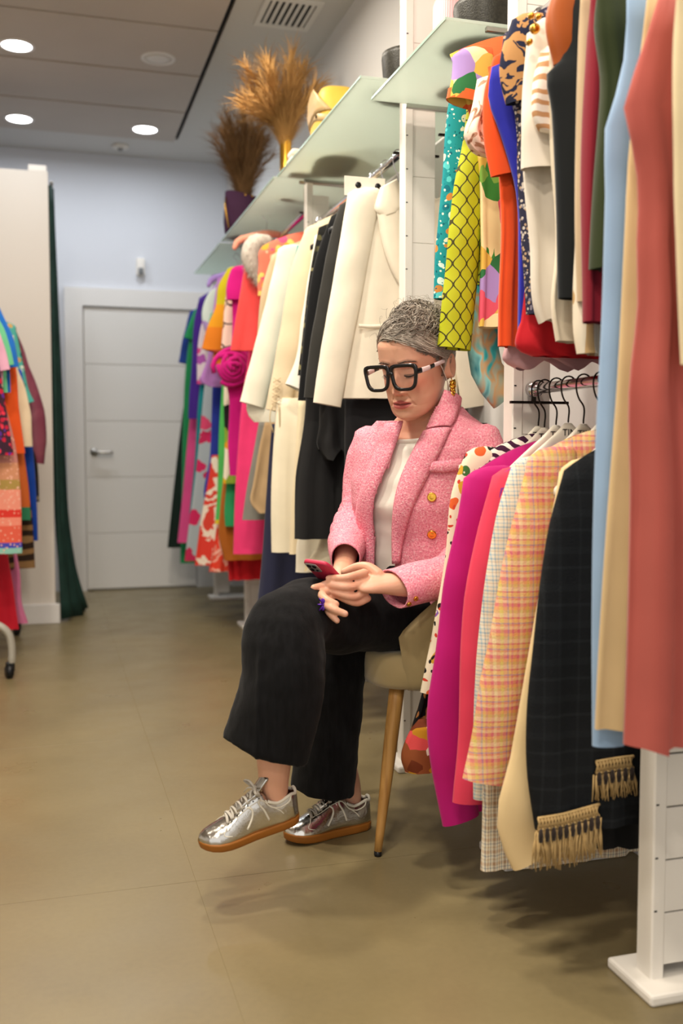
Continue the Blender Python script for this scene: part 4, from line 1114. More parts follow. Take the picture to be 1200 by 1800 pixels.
pampas(b2, 'dark brown pampas plumes rising from the purple bag', PM2, fan(b2, 5.34, [(400, 185), (383, 235), (425, 175), (452, 205), (390, 210), (476, 240), (440, 195), (462, 222), (412, 220)], 4, 7, 80, .15), .03, seed=7)

# ---------------------------------------------------------------- chair
VEL = M('beige_velvet', '#a89468', .75, bump=.15, bs=250, var=.08, vs=7)
VEL.node_tree.nodes['Principled BSDF'].inputs['Sheen Weight'].default_value = .5
g = G('oak_wood', .45, 0, .4)
c = g.ramp(g.noise(5, 5, .6, g.map((14, 14, 1)))[0], [(.3, '#9a6c34'), (.7, '#bf9150')], 'LINEAR')
OAK = g.out(c)
# chair frame: origin on the floor under the seat; local -y is the way it faces
CF = rdir(math.sin(math.radians(75)) * -1, -math.cos(math.radians(75)))     # facing direction (world)
CLV = np.cross((0, 0, 1), CF)                                               # sitter's left
fl_foot = at(664, 1503, 2.40); fl_foot[2] = 0
SW, SD = .225, .215
chair_o = fl_foot - CF * (SD + .012) - CLV * (SW - .005)
chair_o[2] = 0
crz = math.atan2(CF[1], CF[0]) + math.pi / 2
ch_ = empty('dining_chair', chair_o, crz, 'beige velvet chair with tapered oak legs under the seated woman', 'chair')
# seat: puffy rounded block, x = width, y = -front
th = np.linspace(0, 2 * np.pi, 56, endpoint=False)
R = []
for z, k in [(.36, .93), (.363, .985), (.38, 1.01), (.42, 1.02), (.46, 1.01), (.474, .975), (.481, .90), (.486, .5), (.488, .05)]:
    R.append(np.stack([SW * 1.06 * k * sgn(np.cos(th), .42), SD * 1.06 * k * sgn(np.sin(th), .42), np.full(56, .41 + (z - .36) * .75) - .006 * (k < .9)], 1))
seat = loft('seat', R, VEL, ch_)
R2 = [np.stack([SW * 1.075 * sgn(np.cos(th), .42), SD * 1.075 * sgn(np.sin(th), .42), np.full(56, z)], 1) for z in (.402, .405, .408)]
# curved back shell
V = []
nu, nv = 40, 14
for side_ in (0, 1):
    for i in range(nu):
        q = math.radians(-36 + 252 * i / (nu - 1))
        for j in range(nv):
            s_ = j / (nv - 1)
            edge = abs(2 * i / (nu - 1) - 1)
            top = .82 - .27 * max(0, (edge - .25) / .75) ** 1.6
            z = .41 + (top - .41) * s_
            lean = .04 * s_
            ro = .035 * (1 - (2 * s_ - 1) ** 8) ** .5 * (1 - max(0, edge - .93) / .07 * .8)
            r = 1.0
            off = -ro / 2 if side_ else ro / 2
            V.append(((SW + .035 + off + lean * .3) * sgn(np.cos(q), .7), .02 + (SD + .035 + off + lean) * sgn(np.sin(q), .7), z))
N = nu * nv
fs_ = grid_faces(nu, nv, False) + grid_faces(nu, nv, False, N, True)
for i in range(nu - 1):
    for j in (0, nv - 1):
        a_, b_ = i * nv + j, (i + 1) * nv + j
        fs_.append((a_, a_ + N, b_ + N, b_) if j == 0 else (a_, b_, b_ + N, a_ + N))
for j in range(nv - 1):
    for i in (0, nu - 1):
        a_, b_ = i * nv + j, i * nv + j + 1
        fs_.append((a_, b_, b_ + N, a_ + N) if i == 0 else (a_, a_ + N, b_ + N, b_))
bk = mesh('backrest', V, fs_, VEL, ch_)
for sx, sy in ((1, -1), (-1, -1), (1, 1), (-1, 1)):
    top = np.array([sx * (SW - .045), sy * (SD - .05), .415]); bot = np.array([sx * (SW - .005), sy * (SD + .012), .012])
    lg = tube('leg', [top, top * .6 + bot * .4, bot], [.0195, .017, .0095], OAK, ch_, m=16, n=10, roundcap=False)
    lathe('leg_tip', [(.0095, .013), (.0098, .004), (.009, 0), (.001, 0)], BLACKP, lg, 14, loc=(bot[0], bot[1], 0))
# ---------------------------------------------------------------- the seated woman
per = empty('person', (chair_o[0], chair_o[1], 0), 0, 'seated woman in pink tweed blazer, black trousers and glasses, legs crossed, looking at phone', 'person')
PO = np.array([chair_o[0], chair_o[1], 0.0])
def wmesh(name, V, F, mat, parent=per, smooth=True):
    """mesh from world coordinates, parented under the person (or a part with identity offset)"""
    return mesh(name, np.asarray(V, float) - PO, F, mat, parent, smooth)
def A(px, py, d): return at(px, py, d)
def P3(r, d, z):
    v = rdir(r, d); v[2] = z
    return v
def facing(phi):
    q = math.radians(phi)
    return rdir(-math.sin(q), -math.cos(q)), rdir(math.cos(q), -math.sin(q))

# ---- torso surface
TZ = np.array([.45, .55, .62, .70, .78, .86, .92, 1.00, 1.035, 1.06, 1.085, 1.105, 1.16])
TA = np.array([.185, .188, .172, .150, .148, .158, .164, .172, .166, .128, .088, .068, .060])
TB = np.array([.130, .132, .126, .116, .114, .126, .122, .106, .088, .072, .062, .056, .054])
TO = np.array([.0, .0, .0, .004, .006, .016, .012, .0, -.004, -.004, -.002, .0, .0])
TR = np.array([.250, .240, .226, .215, .214, .214, .214, .215, .216, .216, .214, .212, .206])
TD = np.array([2.64, 2.635, 2.63, 2.62, 2.61, 2.60, 2.60, 2.59, 2.585, 2.58, 2.572, 2.565, 2.55])
TP = np.array([60, 57, 52, 47, 44, 42, 42, 42, 42, 42, 42, 40, 38])
def tor(th, z, off=0.0, k=.86):
    """point on the torso: th measured from her left towards the front"""
    f = lambda t: np.interp(z, TZ, t)
    F, L = facing(f(TP))
    c = P3(f(TR), f(TD), z) + F * f(TO)
    return c + L * ((f(TA) + off) * sgn(np.cos(th), k)) + F * ((f(TB) + off) * sgn(np.sin(th), k))
def torso_rings(zs, off, m=96, ztop=None):
    th = np.linspace(0, 2 * np.pi, m, endpoint=False)
    return np.array([[tor(t, z, off(z) if callable(off) else off) for t in th] for z in zs])

# ---- body: one continuous skin (neck, torso, arms, hands, legs), voxel-joined
parts = MB()
parts.rings(torso_rings(np.linspace(.50, 1.12, 26), -.012, 40))
H_S = 1.06
HYAW, HPIT = math.radians(36), math.radians(17)
Hf = rdir(-math.sin(HYAW) * math.cos(HPIT), -math.cos(HYAW) * math.cos(HPIT), -math.sin(HPIT))
Hl = rdir(math.cos(HYAW), -math.sin(HYAW), 0)
Hu = np.cross(Hl, Hf); Hu = Hu if Hu[2] > 0 else -Hu
HO = P3(.1830, 2.50, 1.2125)
def hd(x, y, z): return HO + H_S * (Hl * x + Hf * y + Hu * z)
parts.tube([P3(.214, 2.58, 1.03), P3(.211, 2.572, 1.08), hd(0, -.022, -.085), hd(0, -.02, -.03)], [.066, .055, .051, .05], 20, n=14)
def limb(pts, n=24, m=18, cap=True, up=(0, 0, 1)):
    P = [A(*p[:3]) for p in pts]
    R = [[p[3], p[4] if len(p) > 4 else p[3]] for p in pts]
    parts.tube(P, R, m, n, up=up, roundcap=cap)
# arms
limb([(820, 800, 2.49, .036), (846, 870, 2.47, .040), (815, 985, 2.42, .042), (752, 1015, 2.35, .036), (700, 1027, 2.30, .028, .031), (678, 1026, 2.297, .021, .031), (655, 1025, 2.297, .018, .037), (634, 1026, 2.293, .013, .034)])
limb([(672, 800, 2.69, .036), (640, 860, 2.69, .038), (620, 930, 2.65, .04), (608, 975, 2.52, .030), (604, 997, 2.45, .022, .026), (600, 1020, 2.40, .020, .030), (592, 1040, 2.37, .014, .034)])
# her left hand (image right): fingers folded over the phone's edge
LF = [[(640, 1007, 2.292, .0105), (622, 1012, 2.277, .0098), (602, 1016, 2.272, .0090), (588, 1016, 2.274, .0085), (577, 1016, 2.279, .0072)],
      [(640, 1023, 2.290, .0105), (620, 1031, 2.272, .0100), (596, 1031, 2.268, .0092), (580, 1028, 2.272, .0085), (569, 1026, 2.278, .0072)],
      [(642, 1040, 2.290, .0100), (622, 1049, 2.274, .0096), (600, 1045, 2.270, .0088), (586, 1040, 2.273, .0080), (575, 1036, 2.278, .0068)],
      [(646, 1052, 2.294, .0090), (628, 1060, 2.282, .0085), (608, 1055, 2.276, .0078), (595, 1049, 2.277, .0070), (585, 1045, 2.281, .0062)]]
for f in LF: limb(f, 16, 10)
limb([(664, 1010, 2.305, .015), (646, 997, 2.318, .0125), (628, 996, 2.328, .0105), (614, 1001, 2.332, .0095), (604, 1005, 2.332, .008)], 16, 10)     # thumb over the screen
# her right hand (image left): cradles the phone from below
RF = [[(596, 1024, 2.345, .0108), (578, 1028, 2.300, .0102), (563, 1031, 2.272, .0094), (551, 1033, 2.258, .0078)],
      [(596, 1038, 2.345, .0105), (574, 1041, 2.275, .0104), (566, 1047, 2.236, .0104), (576, 1056, 2.212, .0096), (590, 1062, 2.208, .0084)],
      [(598, 1050, 2.345, .0105), (576, 1054, 2.265, .0102), (570, 1060, 2.222, .0100), (584, 1070, 2.200, .0092), (606, 1079, 2.198, .0082)],
      [(602, 1058, 2.345, .0095), (582, 1066, 2.265, .0092), (577, 1074, 2.222, .009), (584, 1083, 2.205, .0082), (592, 1091, 2.202, .0072)]]
for f in RF: limb(f, 18, 10)
limb([(612, 1008, 2.42, .013), (618, 1000, 2.38, .011), (612, 1003, 2.36, .0095), (604, 1008, 2.352, .008)], 14, 10)
# legs
limb([(770, 1085, 2.56, .085), (640, 1078, 2.46, .07), (508, 1100, 2.265, .044), (490, 1200, 2.20, .052), (482, 1330, 2.18, .040), (482, 1380, 2.185, .032), (487, 1410, 2.19, .024)], 40)
limb([(705, 1076, 2.68, .078), (650, 1096, 2.62, .07), (600, 1130, 2.56, .055), (592, 1230, 2.565, .046), (600, 1330, 2.565, .036), (614, 1390, 2.585, .031), (619, 1422, 2.59, .024)], 40)
# feet inside the shoes
limb([(487, 1418, 2.19, .023), (450, 1448, 2.17, .018), (395, 1476, 2.14, .015)], 10)
limb([(619, 1428, 2.585, .023), (578, 1453, 2.55, .017), (530, 1468, 2.515, .014)], 10)
tmp = bpy.data.meshes.new('tmp'); tmp.from_pydata(parts.v, [], parts.f)
def remesh(me, voxel, smooth=4, fac=.5):
    o = bpy.data.objects.new('tmp', me); COL.objects.link(o)
    r = o.modifiers.new('r', 'REMESH'); r.mode = 'VOXEL'; r.voxel_size = voxel
    if smooth:
        s = o.modifiers.new('s', 'SMOOTH'); s.iterations = smooth; s.factor = fac
    dg = bpy.context.evaluated_depsgraph_get()
    m = bpy.data.meshes.new_from_object(o.evaluated_get(dg))
    bpy.data.objects.remove(o)
    V = np.empty(len(m.vertices) * 3); m.vertices.foreach_get('co', V)
    F = [tuple(p.vertices) for p in m.polygons]
    bpy.data.meshes.remove(m)
    return V.reshape(-1, 3), F
BV, BF = remesh(tmp, .0026, 3)

# ---- head (fine grid), local: x her left, y forward, z up from eye line
def gauss(x, z, cx, cz, sx, sz): return np.exp(-((x - cx) / sx) ** 2 - ((z - cz) / sz) ** 2)
HZ = np.array([-.118, -.113, -.105, -.092, -.075, -.06, -.03, 0, .03, .06, .085, .103, .114, .118])
HW_ = np.array([.013, .029, .043, .0525, .0590, .0625, .0655, .0695, .072, .0695, .059, .040, .020, .006])
HF_ = np.array([.064, .074, .0815, .0845, .0835, .083, .083, .0825, .0895, .0885, .076, .051, .026, .008])
HB_ = np.array([.020, .012, -.004, -.030, -.054, -.068, -.088, -.098, -.102, -.097, -.080, -.056, -.030, -.010])
def smooth_interp(z, X, Y):
    return np.interp(z, X, Y) * .5 + .25 * (np.interp(z - .005, X, Y) + np.interp(z + .005, X, Y))
nzh, nah = 190, 200
zz = np.concatenate([np.linspace(-.118, -.03, 100), np.linspace(-.0292, .118, 90)])
aa = np.linspace(-np.pi, np.pi, nah, endpoint=False)
aa = np.sign(aa) * np.pi * (np.abs(aa) / np.pi) ** 1.35       # denser at the front (a = 0)
X, Y, Z = [], [], []
for z in zz:
    w, f, b = (smooth_interp(z, HZ, q) for q in (HW_, HF_, HB_))
    c = (f + b) / 2 if z < -.08 else min(.02, (f + b) / 2 + .01)
    x = w * sgn(np.sin(aa), .95)
    fr = np.cos(aa) > 0
    y = np.where(fr, c + (f - c) * sgn(np.cos(aa), .82), c + (c - b) * sgn(np.cos(aa), .95))
    X.append(x); Y.append(y); Z.append(np.full(nah, z))
X, Y, Z = map(np.array, (X, Y, Z))
front = np.clip((Y - .02) / .04, 0, 1)
ax = np.abs(X)
def pl(z, zs, vs): return np.interp(z, zs, vs)
# nose
nh = pl(Z, [-.056, -.0515, -.047, -.041, -.034, -.02, -.005, .006, .018], [0, .010, .0205, .0245, .0215, .0140, .0068, .0028, 0])
nw = pl(Z, [-.056, -.047, -.034, -.015, .01], [.0085, .0085, .0072, .0062, .0075])
D = nh * np.exp(-(ax / nw) ** 2)
D += .0095 * gauss(ax, Z, .0125, -.0465, .0058, .0062)             # wings
D -= .0035 * gauss(ax, Z, .0065, -.0535, .003, .0022)              # nostrils
D -= .0105 * gauss(ax, Z, .030, .002, .0165, .0115)                # sockets
D += .0075 * gauss(ax, Z, .031, -.002, .0135, .0085)               # lids over the eyeballs
D -= .0016 * gauss(ax, Z, .031, .0065, .014, .0018)                # lid crease
D += .0042 * gauss(ax, Z, .029, .021, .021, .0075)                 # brow
D += .0050 * gauss(ax, Z, .040, -.032, .018, .017)                 # cheek
D -= .0020 * np.exp(-((ax - (.0155 + (-.050 - Z) * .55)) / .0028) ** 2) * ((Z < -.05) & (Z > -.08))   # nasolabial fold
lipw = np.exp(-(ax / .0245) ** 4)
D += lipw * (.0062 * np.exp(-((Z + .0685 + .0018 * np.exp(-(ax / .004) ** 2)) / .0042) ** 2) + .0072 * np.exp(-((Z + .0795) / .0048) ** 2))
D -= .0042 * np.exp(-((Z + .0738 + .0006 * np.cos(ax * 180)) / .0013) ** 2) * np.exp(-(ax / .024) ** 4)
D -= .0035 * gauss(ax, Z, 0, -.091, .016, .0045)
D += .0065 * gauss(ax, Z, 0, -.106, .016, .010)
D -= .0012 * gauss(ax, Z, 0, -.060, .003, .006)                    # philtrum
Y2 = Y + D * front
HX, HY, HZv = X.ravel(), Y2.ravel(), Z.ravel()
HVw = HO + H_S * (np.outer(HX, Hl) + np.outer(HY, Hf) + np.outer(HZv, Hu))
HFc = grid_faces(nzh, nah) + [tuple(range(nah))[::-1], tuple((nzh - 1) * nah + k for k in range(nah))]
# ears
def ear(side):
    R = []
    for i in range(9):
        s = i / 8
        row = []
        for q in np.linspace(0, 2 * np.pi, 22, endpoint=False):
            rx, rz = .0165, .030
            k = 1 - .12 * s if s < .55 else (.93 - 1.55 * (s - .55))
            dep = (.004 + .016 * min(s / .55, 1)) if s < .55 else .020 - .020 * (s - .55)
            top = 1 + .12 * math.sin(q)
            yy = -.022 + (rx * k * top * math.cos(q)) - .35 * dep
            zq = -.012 + rz * k * math.sin(q) + .0
            row.append((side * (.0655 + dep), yy - .1 * (zq + .012), zq))
        R.append(row)
    R = np.array(R)
    return R
EV, EF = [], []
for sd_ in (1, -1):
    R = ear(sd_)
    b = len(EV)
    EV += [tuple(hd(*p)) for p in R.reshape(-1, 3)]
    EF += grid_faces(9, 22, True, b) + [tuple(b + 8 * 22 + k for k in range(22))]
nb, nh_, ne = len(BV), len(HVw), len(EV)
AV = np.concatenate([BV, HVw, np.array(EV)])
AFc = BF + [tuple(i + nb for i in f) for f in HFc] + [tuple(i + nb + nh_ for i in f) for f in EF]
# skin colours (make-up, lips, brows are colours of the skin itself; shade at eyes, lip line, nostrils painted in)
skin = np.array(hexc('#dea98d')[:3]); lipc = np.array(hexc('#b2404c')[:3]); blush = np.array(hexc('#cf6a58')[:3]); brow = np.array(hexc('#5c4638')[:3]); lash = np.array(hexc('#221a17')[:3]); shadow = np.array(hexc('#9c6a54')[:3])
cols = np.tile(skin, (len(AV), 1))
def blend(mask, col):
    global hc
    m = np.clip(mask, 0, 1)[:, None]
    hc = hc * (1 - m) + col * m
hc = np.tile(skin, (nh_, 1))
hx, hz, hfr = np.abs(HX), HZv, (Y.ravel() > .03)
blend(.55 * gauss(hx, hz, .046, -.028, .018, .016) * hfr, blush)
blend(.25 * gauss(hx, hz, 0, -.043, .012, .01) * hfr, blush)
ub = -.0645 - .05 * np.clip(hx - .004, 0, 1) * 4.2 * .25 - (hx / .025) ** 2 * .0065
lb = -.0852 + (hx / .025) ** 2 * .0095
lipm = np.clip((ub - hz) / .0012 + .5, 0, 1) * np.clip((hz - lb) / .0012 + .5, 0, 1) * (hx < .0245) * hfr
blend(lipm * .85, lipc)
blend(.8 * np.exp(-((hz + .0738) / .0011) ** 2) * (hx < .0235) * hfr, np.array(hexc('#5a2226')[:3]))  # shade between the lips, painted as a dark line
bz = .0235 + .004 * np.sin(np.clip((hx - .012) / .035, 0, 1) * 2.4) - .006 * np.clip((hx - .035) / .015, 0, 1)
blend(.7 * np.exp(-((hz - bz) / .0028) ** 2) * ((hx > .011) & (hx < .050)) * hfr, brow)
lz = -.0075 + .10 * (hx - .031) ** 2 * 22 * .5
blend(.9 * np.exp(-((hz - lz) / .0016) ** 2) * ((hx > .017) & (hx < .046)) * hfr, lash)
blend(.45 * gauss(hx, hz, .031, .001, .014, .006) * hfr, shadow)  # slight eyeshadow, with the shade around the eyes painted in
blend(.35 * gauss(hx, hz, .031, -.015, .013, .004) * hfr, shadow)
blend(.6 * gauss(hx, hz, .0065, -.0535, .0026, .0018) * hfr, np.array(hexc('#6a3a2c')[:3]))  # shade inside the nostrils, painted into the skin colour
# scalp under the hair is grey
cols[nb:nb + nh_] = hc
# fingernails
def spot(center, r, col, amt):
    d = np.linalg.norm(BV - center, axis=1)
    m = np.clip(1 - d / r, 0, 1)[:, None] ** .5 * amt * (d < r)[:, None]
    cols[:nb] = cols[:nb] * (1 - m) + np.array(col) * m
nail = np.array(hexc('#e6b8a4')[:3])
for f, dx in ((LF[0], -1), (LF[1], -1), (LF[2], -1), (RF[2], 2), (RF[3], 1)):
    p = f[-1]
    spot(A(p[0] + dx, p[1] - 2, p[2] - .007), .0075, nail, .8)
for f in LF:
    spot(A(f[1][0], f[1][1], f[1][2] - .008), .014, blush, .22)
me = bpy.data.meshes.new('body')
me.from_pydata([tuple(v) for v in (AV - PO)], [], AFc)
at_ = me.color_attributes.new('skin', 'FLOAT_COLOR', 'POINT')
at_.data.foreach_set('color', np.concatenate([cols, np.ones((len(cols), 1))], 1).astype(np.float32).ravel())
g = G('skin', .42, 0, .35)
an = g.node('ShaderNodeAttribute'); an.attribute_name = 'skin'
g.b.inputs['Subsurface Weight'].default_value = .12
g.b.inputs['Subsurface Radius'].default_value = (.012, .004, .002)
g.b.inputs['Subsurface Scale'].default_value = .5
g.bump(g.noise(420, 3)[0], .10, .0008)
nv = g.noise(16, 4)[0]
SKIN = g.out(g.mix(g.math('MULTIPLY', nv, .25), an.outputs['Color'], '#c08266', 'MIX'))
body = link('body', me, SKIN, per)

# ---- hair
HAIRC = ['#4f463c', '#6d6358', '#8c8276', '#aca296', '#c6bdb0']
g = G('grey_hair', .45, 0, .4)
an = g.node('ShaderNodeAttribute'); an.attribute_name = 'tone'
HAIR = g.out(g.ramp(an.outputs['Fac'], [(0, HAIRC[0]), (.3, HAIRC[1]), (.6, HAIRC[2]), (.85, HAIRC[3]), (1, HAIRC[4])], 'LINEAR'))
def skull(u):
    """distance from the head's centre (0,-.005,.02) to the hair surface in direction u (unit, n x 3)"""
    u = np.atleast_2d(u)
    e = np.array([.0775, .101, .1005])
    r = 1 / np.sqrt(((u / e) ** 2).sum(1))
    up = np.clip(u[:, 2], 0, 1)
    r = r + .007 * np.exp(-((u[:, 2] - .80) / .35) ** 2 - ((u[:, 1] + .35) / .6) ** 2) + .012 * np.clip(-u[:, 1], 0, 1)
    return r
HC = np.array([0, -.005, .022])
def hairline(x):
    # lower limit of hair in z (head local) on the front; her left side carries the swept fringe
    return np.interp(x, [-.075, -.06, -.035, 0, .03, .05, .062, .075], [.012, .045, .068, .070, .056, .037, .018, -.004])
us = []
nu_, nv_ = 90, 60
capV, keep = [], []
for i in range(nv_):
    el = math.radians(-62 + 152 * i / (nv_ - 1))
    for j in range(nu_):
        azi = 2 * math.pi * j / nu_
        u = np.array([math.cos(el) * math.sin(azi), math.cos(el) * math.cos(azi), math.sin(el)])
        p = HC + u * (skull(u)[0] + .002 * math.sin(azi * 17 + el * 9) + .003 * math.sin(el * 22 + azi * 5))
        front_ = u[1] > -.05
        lim = hairline(p[0]) + .012 if u[1] > .05 else (.012 if u[1] > -.28 else -.07)
        keep.append(p[2] > lim)
        capV.append(hd(*p))
capF = [f for f in grid_faces(nv_, nu_) if all(keep[k] for k in f)]
cap = wmesh('hair', capV, capF, HAIR)
ca = cap.data.attributes.new('tone', 'FLOAT', 'POINT')
ca.data.foreach_set('value', [.22] * len(capV))
rnd = random.Random(11)
sm, tone = MB(), []
def strand(dirs, lift, r0, curl, cf, t):
    D_ = crom(np.array(dirs), 14)
    D_ /= np.linalg.norm(D_, axis=1)[:, None]
    L_ = np.interp(np.linspace(0, 1, 14), np.linspace(0, 1, len(lift)), lift)
    ph = rnd.uniform(0, 6)
    s = np.linspace(0, 1, 14)
    R_ = skull(D_) + L_ + curl * np.sin(cf * s + ph) * s
    Pp = HC + D_ * R_[:, None]
    tang = np.cross(D_, np.gradient(Pp, axis=0)); tang /= np.linalg.norm(tang, axis=1)[:, None] + 1e-9
    Pp = Pp + tang * (curl * 1.3 * np.cos(cf * s + ph) * s)[:, None]
    W = np.array([hd(*p) for p in Pp])
    b = len(sm.v)
    sm.tube(W, np.linspace(r0, r0 * .45, 14), 4)
    tone.extend([t] * (len(sm.v) - b))
def udir(az, el):
    az, el = math.radians(az), math.radians(el)
    return np.array([math.cos(el) * math.sin(az), math.cos(el) * math.cos(az), math.sin(el)])
for k in range(520):      # brushed back from the forehead
    az = rnd.uniform(-95, 40)
    x = .076 * math.sin(math.radians(az))
    el0 = math.degrees(math.atan2(hairline(x) - HC[2], .088)) + rnd.uniform(0, 14)
    t = min(1, max(0, rnd.gauss(.55, .25)))
    strand([udir(az, el0), udir(az + 8 + 22 * rnd.random(), el0 + 32), udir(az * .5 + 60 + rnd.uniform(-20, 20), 62), udir(150 + rnd.uniform(-40, 40), 42 + rnd.uniform(-20, 14))],
           [.000, .004 + .005 * rnd.random(), .008 * rnd.random() + .004, .004], .0011, rnd.uniform(.001, .004), rnd.uniform(4, 9), t)
for k in range(420):      # side-swept fringe: from the parting over her left temple to behind the ear
    az = rnd.uniform(-52, 20)
    x = .076 * math.sin(math.radians(az))
    el0 = math.degrees(math.atan2(hairline(x) - HC[2], .088)) + rnd.uniform(6, 30)
    t = min(1, max(0, rnd.gauss(.68, .2)))
    drop = rnd.uniform(0, 20)
    strand([udir(az, el0), udir(22 + az * .3 + rnd.uniform(-5, 5), 34 - drop * .3 + rnd.uniform(0, 12)), udir(60 + rnd.uniform(-6, 6), 14 - drop * .4 + rnd.uniform(0, 24)), udir(98 + rnd.uniform(-8, 8), -2 + rnd.uniform(-8, 24)), udir(135, rnd.uniform(-10, 25))],
           [.001, .005 + .004 * rnd.random(), .005, .004, .003], .0011, rnd.uniform(.0005, .002), rnd.uniform(3, 6), t)
for k in range(300):      # sides and back up to the crown
    az = rnd.uniform(85, 275)
    strand([udir(az, rnd.uniform(-40, -5)), udir(az + rnd.uniform(-10, 10), 10), udir(160 + rnd.uniform(-40, 40), 45)], [0, .004 + .004 * rnd.random(), .008], .0012, .002, 5, min(1, max(0, rnd.gauss(.5, .25))))
for k in range(420):      # loose curls piled on the crown
    az, el = rnd.uniform(20, 200), rnd.uniform(38, 88)
    d0 = udir(az, el)
    pts = [d0]
    h_ = rnd.uniform(0, 6)
    for q in range(4):
        h_ += rnd.uniform(.5, 1.3)
        n_ = pts[-1] + .17 * np.array([math.cos(h_), math.sin(h_), .25 * math.sin(h_ * 2)])
        pts.append(n_ / np.linalg.norm(n_))
    strand(pts, [.003, .008 + .012 * rnd.random(), .010 + .010 * rnd.random(), .006, .010 * rnd.random()], .0011, .005, rnd.uniform(5, 11), min(1, max(0, rnd.gauss(.5, .28))))
for k in range(60):       # flyaways
    az, el = rnd.uniform(-80, 200), rnd.uniform(30, 85)
    strand([udir(az, el), udir(az + 14, el + 6), udir(az + 30 + rnd.uniform(-20, 20), el + rnd.uniform(-8, 10))], [.008, .016 + .014 * rnd.random(), .02 + .016 * rnd.random()], .0005, .006, 6, .7)
st = wmesh('strands', sm.v, sm.f, HAIR, cap)
ta = st.data.attributes.new('tone', 'FLOAT', 'POINT'); ta.data.foreach_set('value', tone)
st['kind'] = 'stuff'
wis, tn = MB(), []
for k in range(16):       # pale wisp before the left ear
    o_ = rnd.uniform(-.004, .004)
    wis.tube([hd(.071, .018 + o_, .02), hd(.077 + o_ * .5, .004 + o_, -.02), hd(.078, -.004 + o_, -.055), hd(.074, .0 + 2 * o_, -.085 + 4 * o_)], [.0007, .0007, .0006, .0003], 4, 12)
w_ = wmesh('wisp', wis.v, wis.f, HAIR, cap); w_.data.attributes.new('tone', 'FLOAT', 'POINT').data.foreach_set('value', [1.0] * len(wis.v)); w_['kind'] = 'stuff'

# lashes on the lowered lids
lb_ = MB()
fy = HY.reshape(nzh, nah); fx = X; fz_ = Z
def face_y(x, z):
    i = int(np.argmin(np.abs(zz - z)))
    fr = np.cos(aa) > .2
    o = np.argsort(fx[i][fr])
    return float(np.interp(x, fx[i][fr][o], fy[i][fr][o]))
for sd_ in (1, -1):
    pts, rr_ = [], []
    for t in np.linspace(0, 1, 12):
        x = sd_ * (.0175 + .028 * t); z = -.0085 - .0035 * math.sin(math.pi * t) + .002 * t
        pts.append(hd(x, face_y(x, z) + .0009, z)); rr_.append([.0007 + .0008 * math.sin(math.pi * min(1, t * 1.1)), .0008 + .0010 * math.sin(math.pi * min(1, t))])
    lb_.tube(pts, rr_, 6, up=Hu)
    for t in np.linspace(.2, 1, 12):
        x = sd_ * (.0175 + .028 * t); z = -.0085 - .0035 * math.sin(math.pi * t) + .002 * t
        a_ = hd(x, face_y(x, z) + .001, z)
        lb_.tube([a_, a_ + Hf * .004 - Hu * .003 + Hl * sd_ * .0018 * t, a_ + Hf * .0075 - Hu * .0035 + Hl * sd_ * .0035 * t], [.0004, .0003, .0001], 4)
wmesh('eyelash', lb_.v, lb_.f, M('lash_black', '#17100e', .6))
bw_ = MB()
for sd_ in (1, -1):
    for k in range(90):
        t = rnd.random()
        x = sd_ * (.012 + .037 * t); z = .0205 + .0045 * math.sin(min(1, t * 1.25) * 2.2) - .004 * max(0, t - .6) + rnd.uniform(-.0022, .0022) * (1 - .6 * t)
        a_ = hd(x, face_y(x, z) + .0006, z)
        bw_.tube([a_, a_ + Hl * sd_ * .005 + Hu * .0016 * (1 - 2 * t) - Hf * .0006], [.00042, .00015], 3)
wmesh('eyebrow', bw_.v, bw_.f, M('brow_hair', '#5a4a40', .7))['kind'] = 'stuff'

# ---- glasses
FRM = M('glossy_black_acetate', '#111012', .18, coat=.3)
PNK = M('blush_white_acetate', '#ead6d6', .3)
gl_ = MB()
def rrect(cx, cz, hw, hh, rad, n=48, taper=.0):
    out = []
    for q in np.linspace(0, 2 * np.pi, n, endpoint=False):
        x, z = hw * sgn(np.array(math.cos(q)), .40 if math.sin(q) > 0 else .62), hh * sgn(np.array(math.sin(q)), .40 if math.sin(q) > 0 else .55)
        out.append((cx + float(x) * (1 - taper * float(z) / hh * -1), cz + float(z)))
    return out
GY = .112
def gp(x, z, dy=0): return hd(x, GY - .10 * x * x * 14 * .35 + dy - (z + .006) * .10, z - .006)
lensV = []
for sd_ in (1, -1):
    inn = rrect(sd_ * .0362, 0, .0265, .0232, .01, taper=.13); outr = rrect(sd_ * .0362, .0005, .0338, .0305, .012, taper=.13)
    R = []
    for (xi, zi), (xo, zo) in zip(inn, outr):
        R.append([gp(xi, zi, .0025), gp(xo, zo, .0022), gp(xo, zo, -.0022), gp(xi, zi, -.0025)])
    R = np.array(R + [R[0]])
    gl_.rings(R, False, False)
    lensV.append([gp(x, z) for x, z in inn])
gl_.tube([gp(-.008, .008), gp(0, .0115, .002), gp(.008, .008)], [[.003, .0048]] * 3, 10, 8)
gls = wmesh('glasses', gl_.v, gl_.f, FRM)
gls['label'] = 'chunky square black glasses with blush white temple bands'
LG = bpy.data.materials.new('lens_glass'); LG.use_nodes = True
nt = LG.node_tree
tb = nt.nodes.new('ShaderNodeBsdfTransparent'); gs = nt.nodes.new('ShaderNodeBsdfGlossy'); gs.inputs['Roughness'].default_value = .03
fz = nt.nodes.new('ShaderNodeFresnel'); fz.inputs[0].default_value = 1.35
mx = nt.nodes.new('ShaderNodeMixShader')
nt.links.new(fz.outputs[0], mx.inputs[0]); nt.links.new(tb.outputs[0], mx.inputs[1]); nt.links.new(gs.outputs[0], mx.inputs[2]); nt.links.new(mx.outputs[0], nt.nodes['Material Output'].inputs[0])
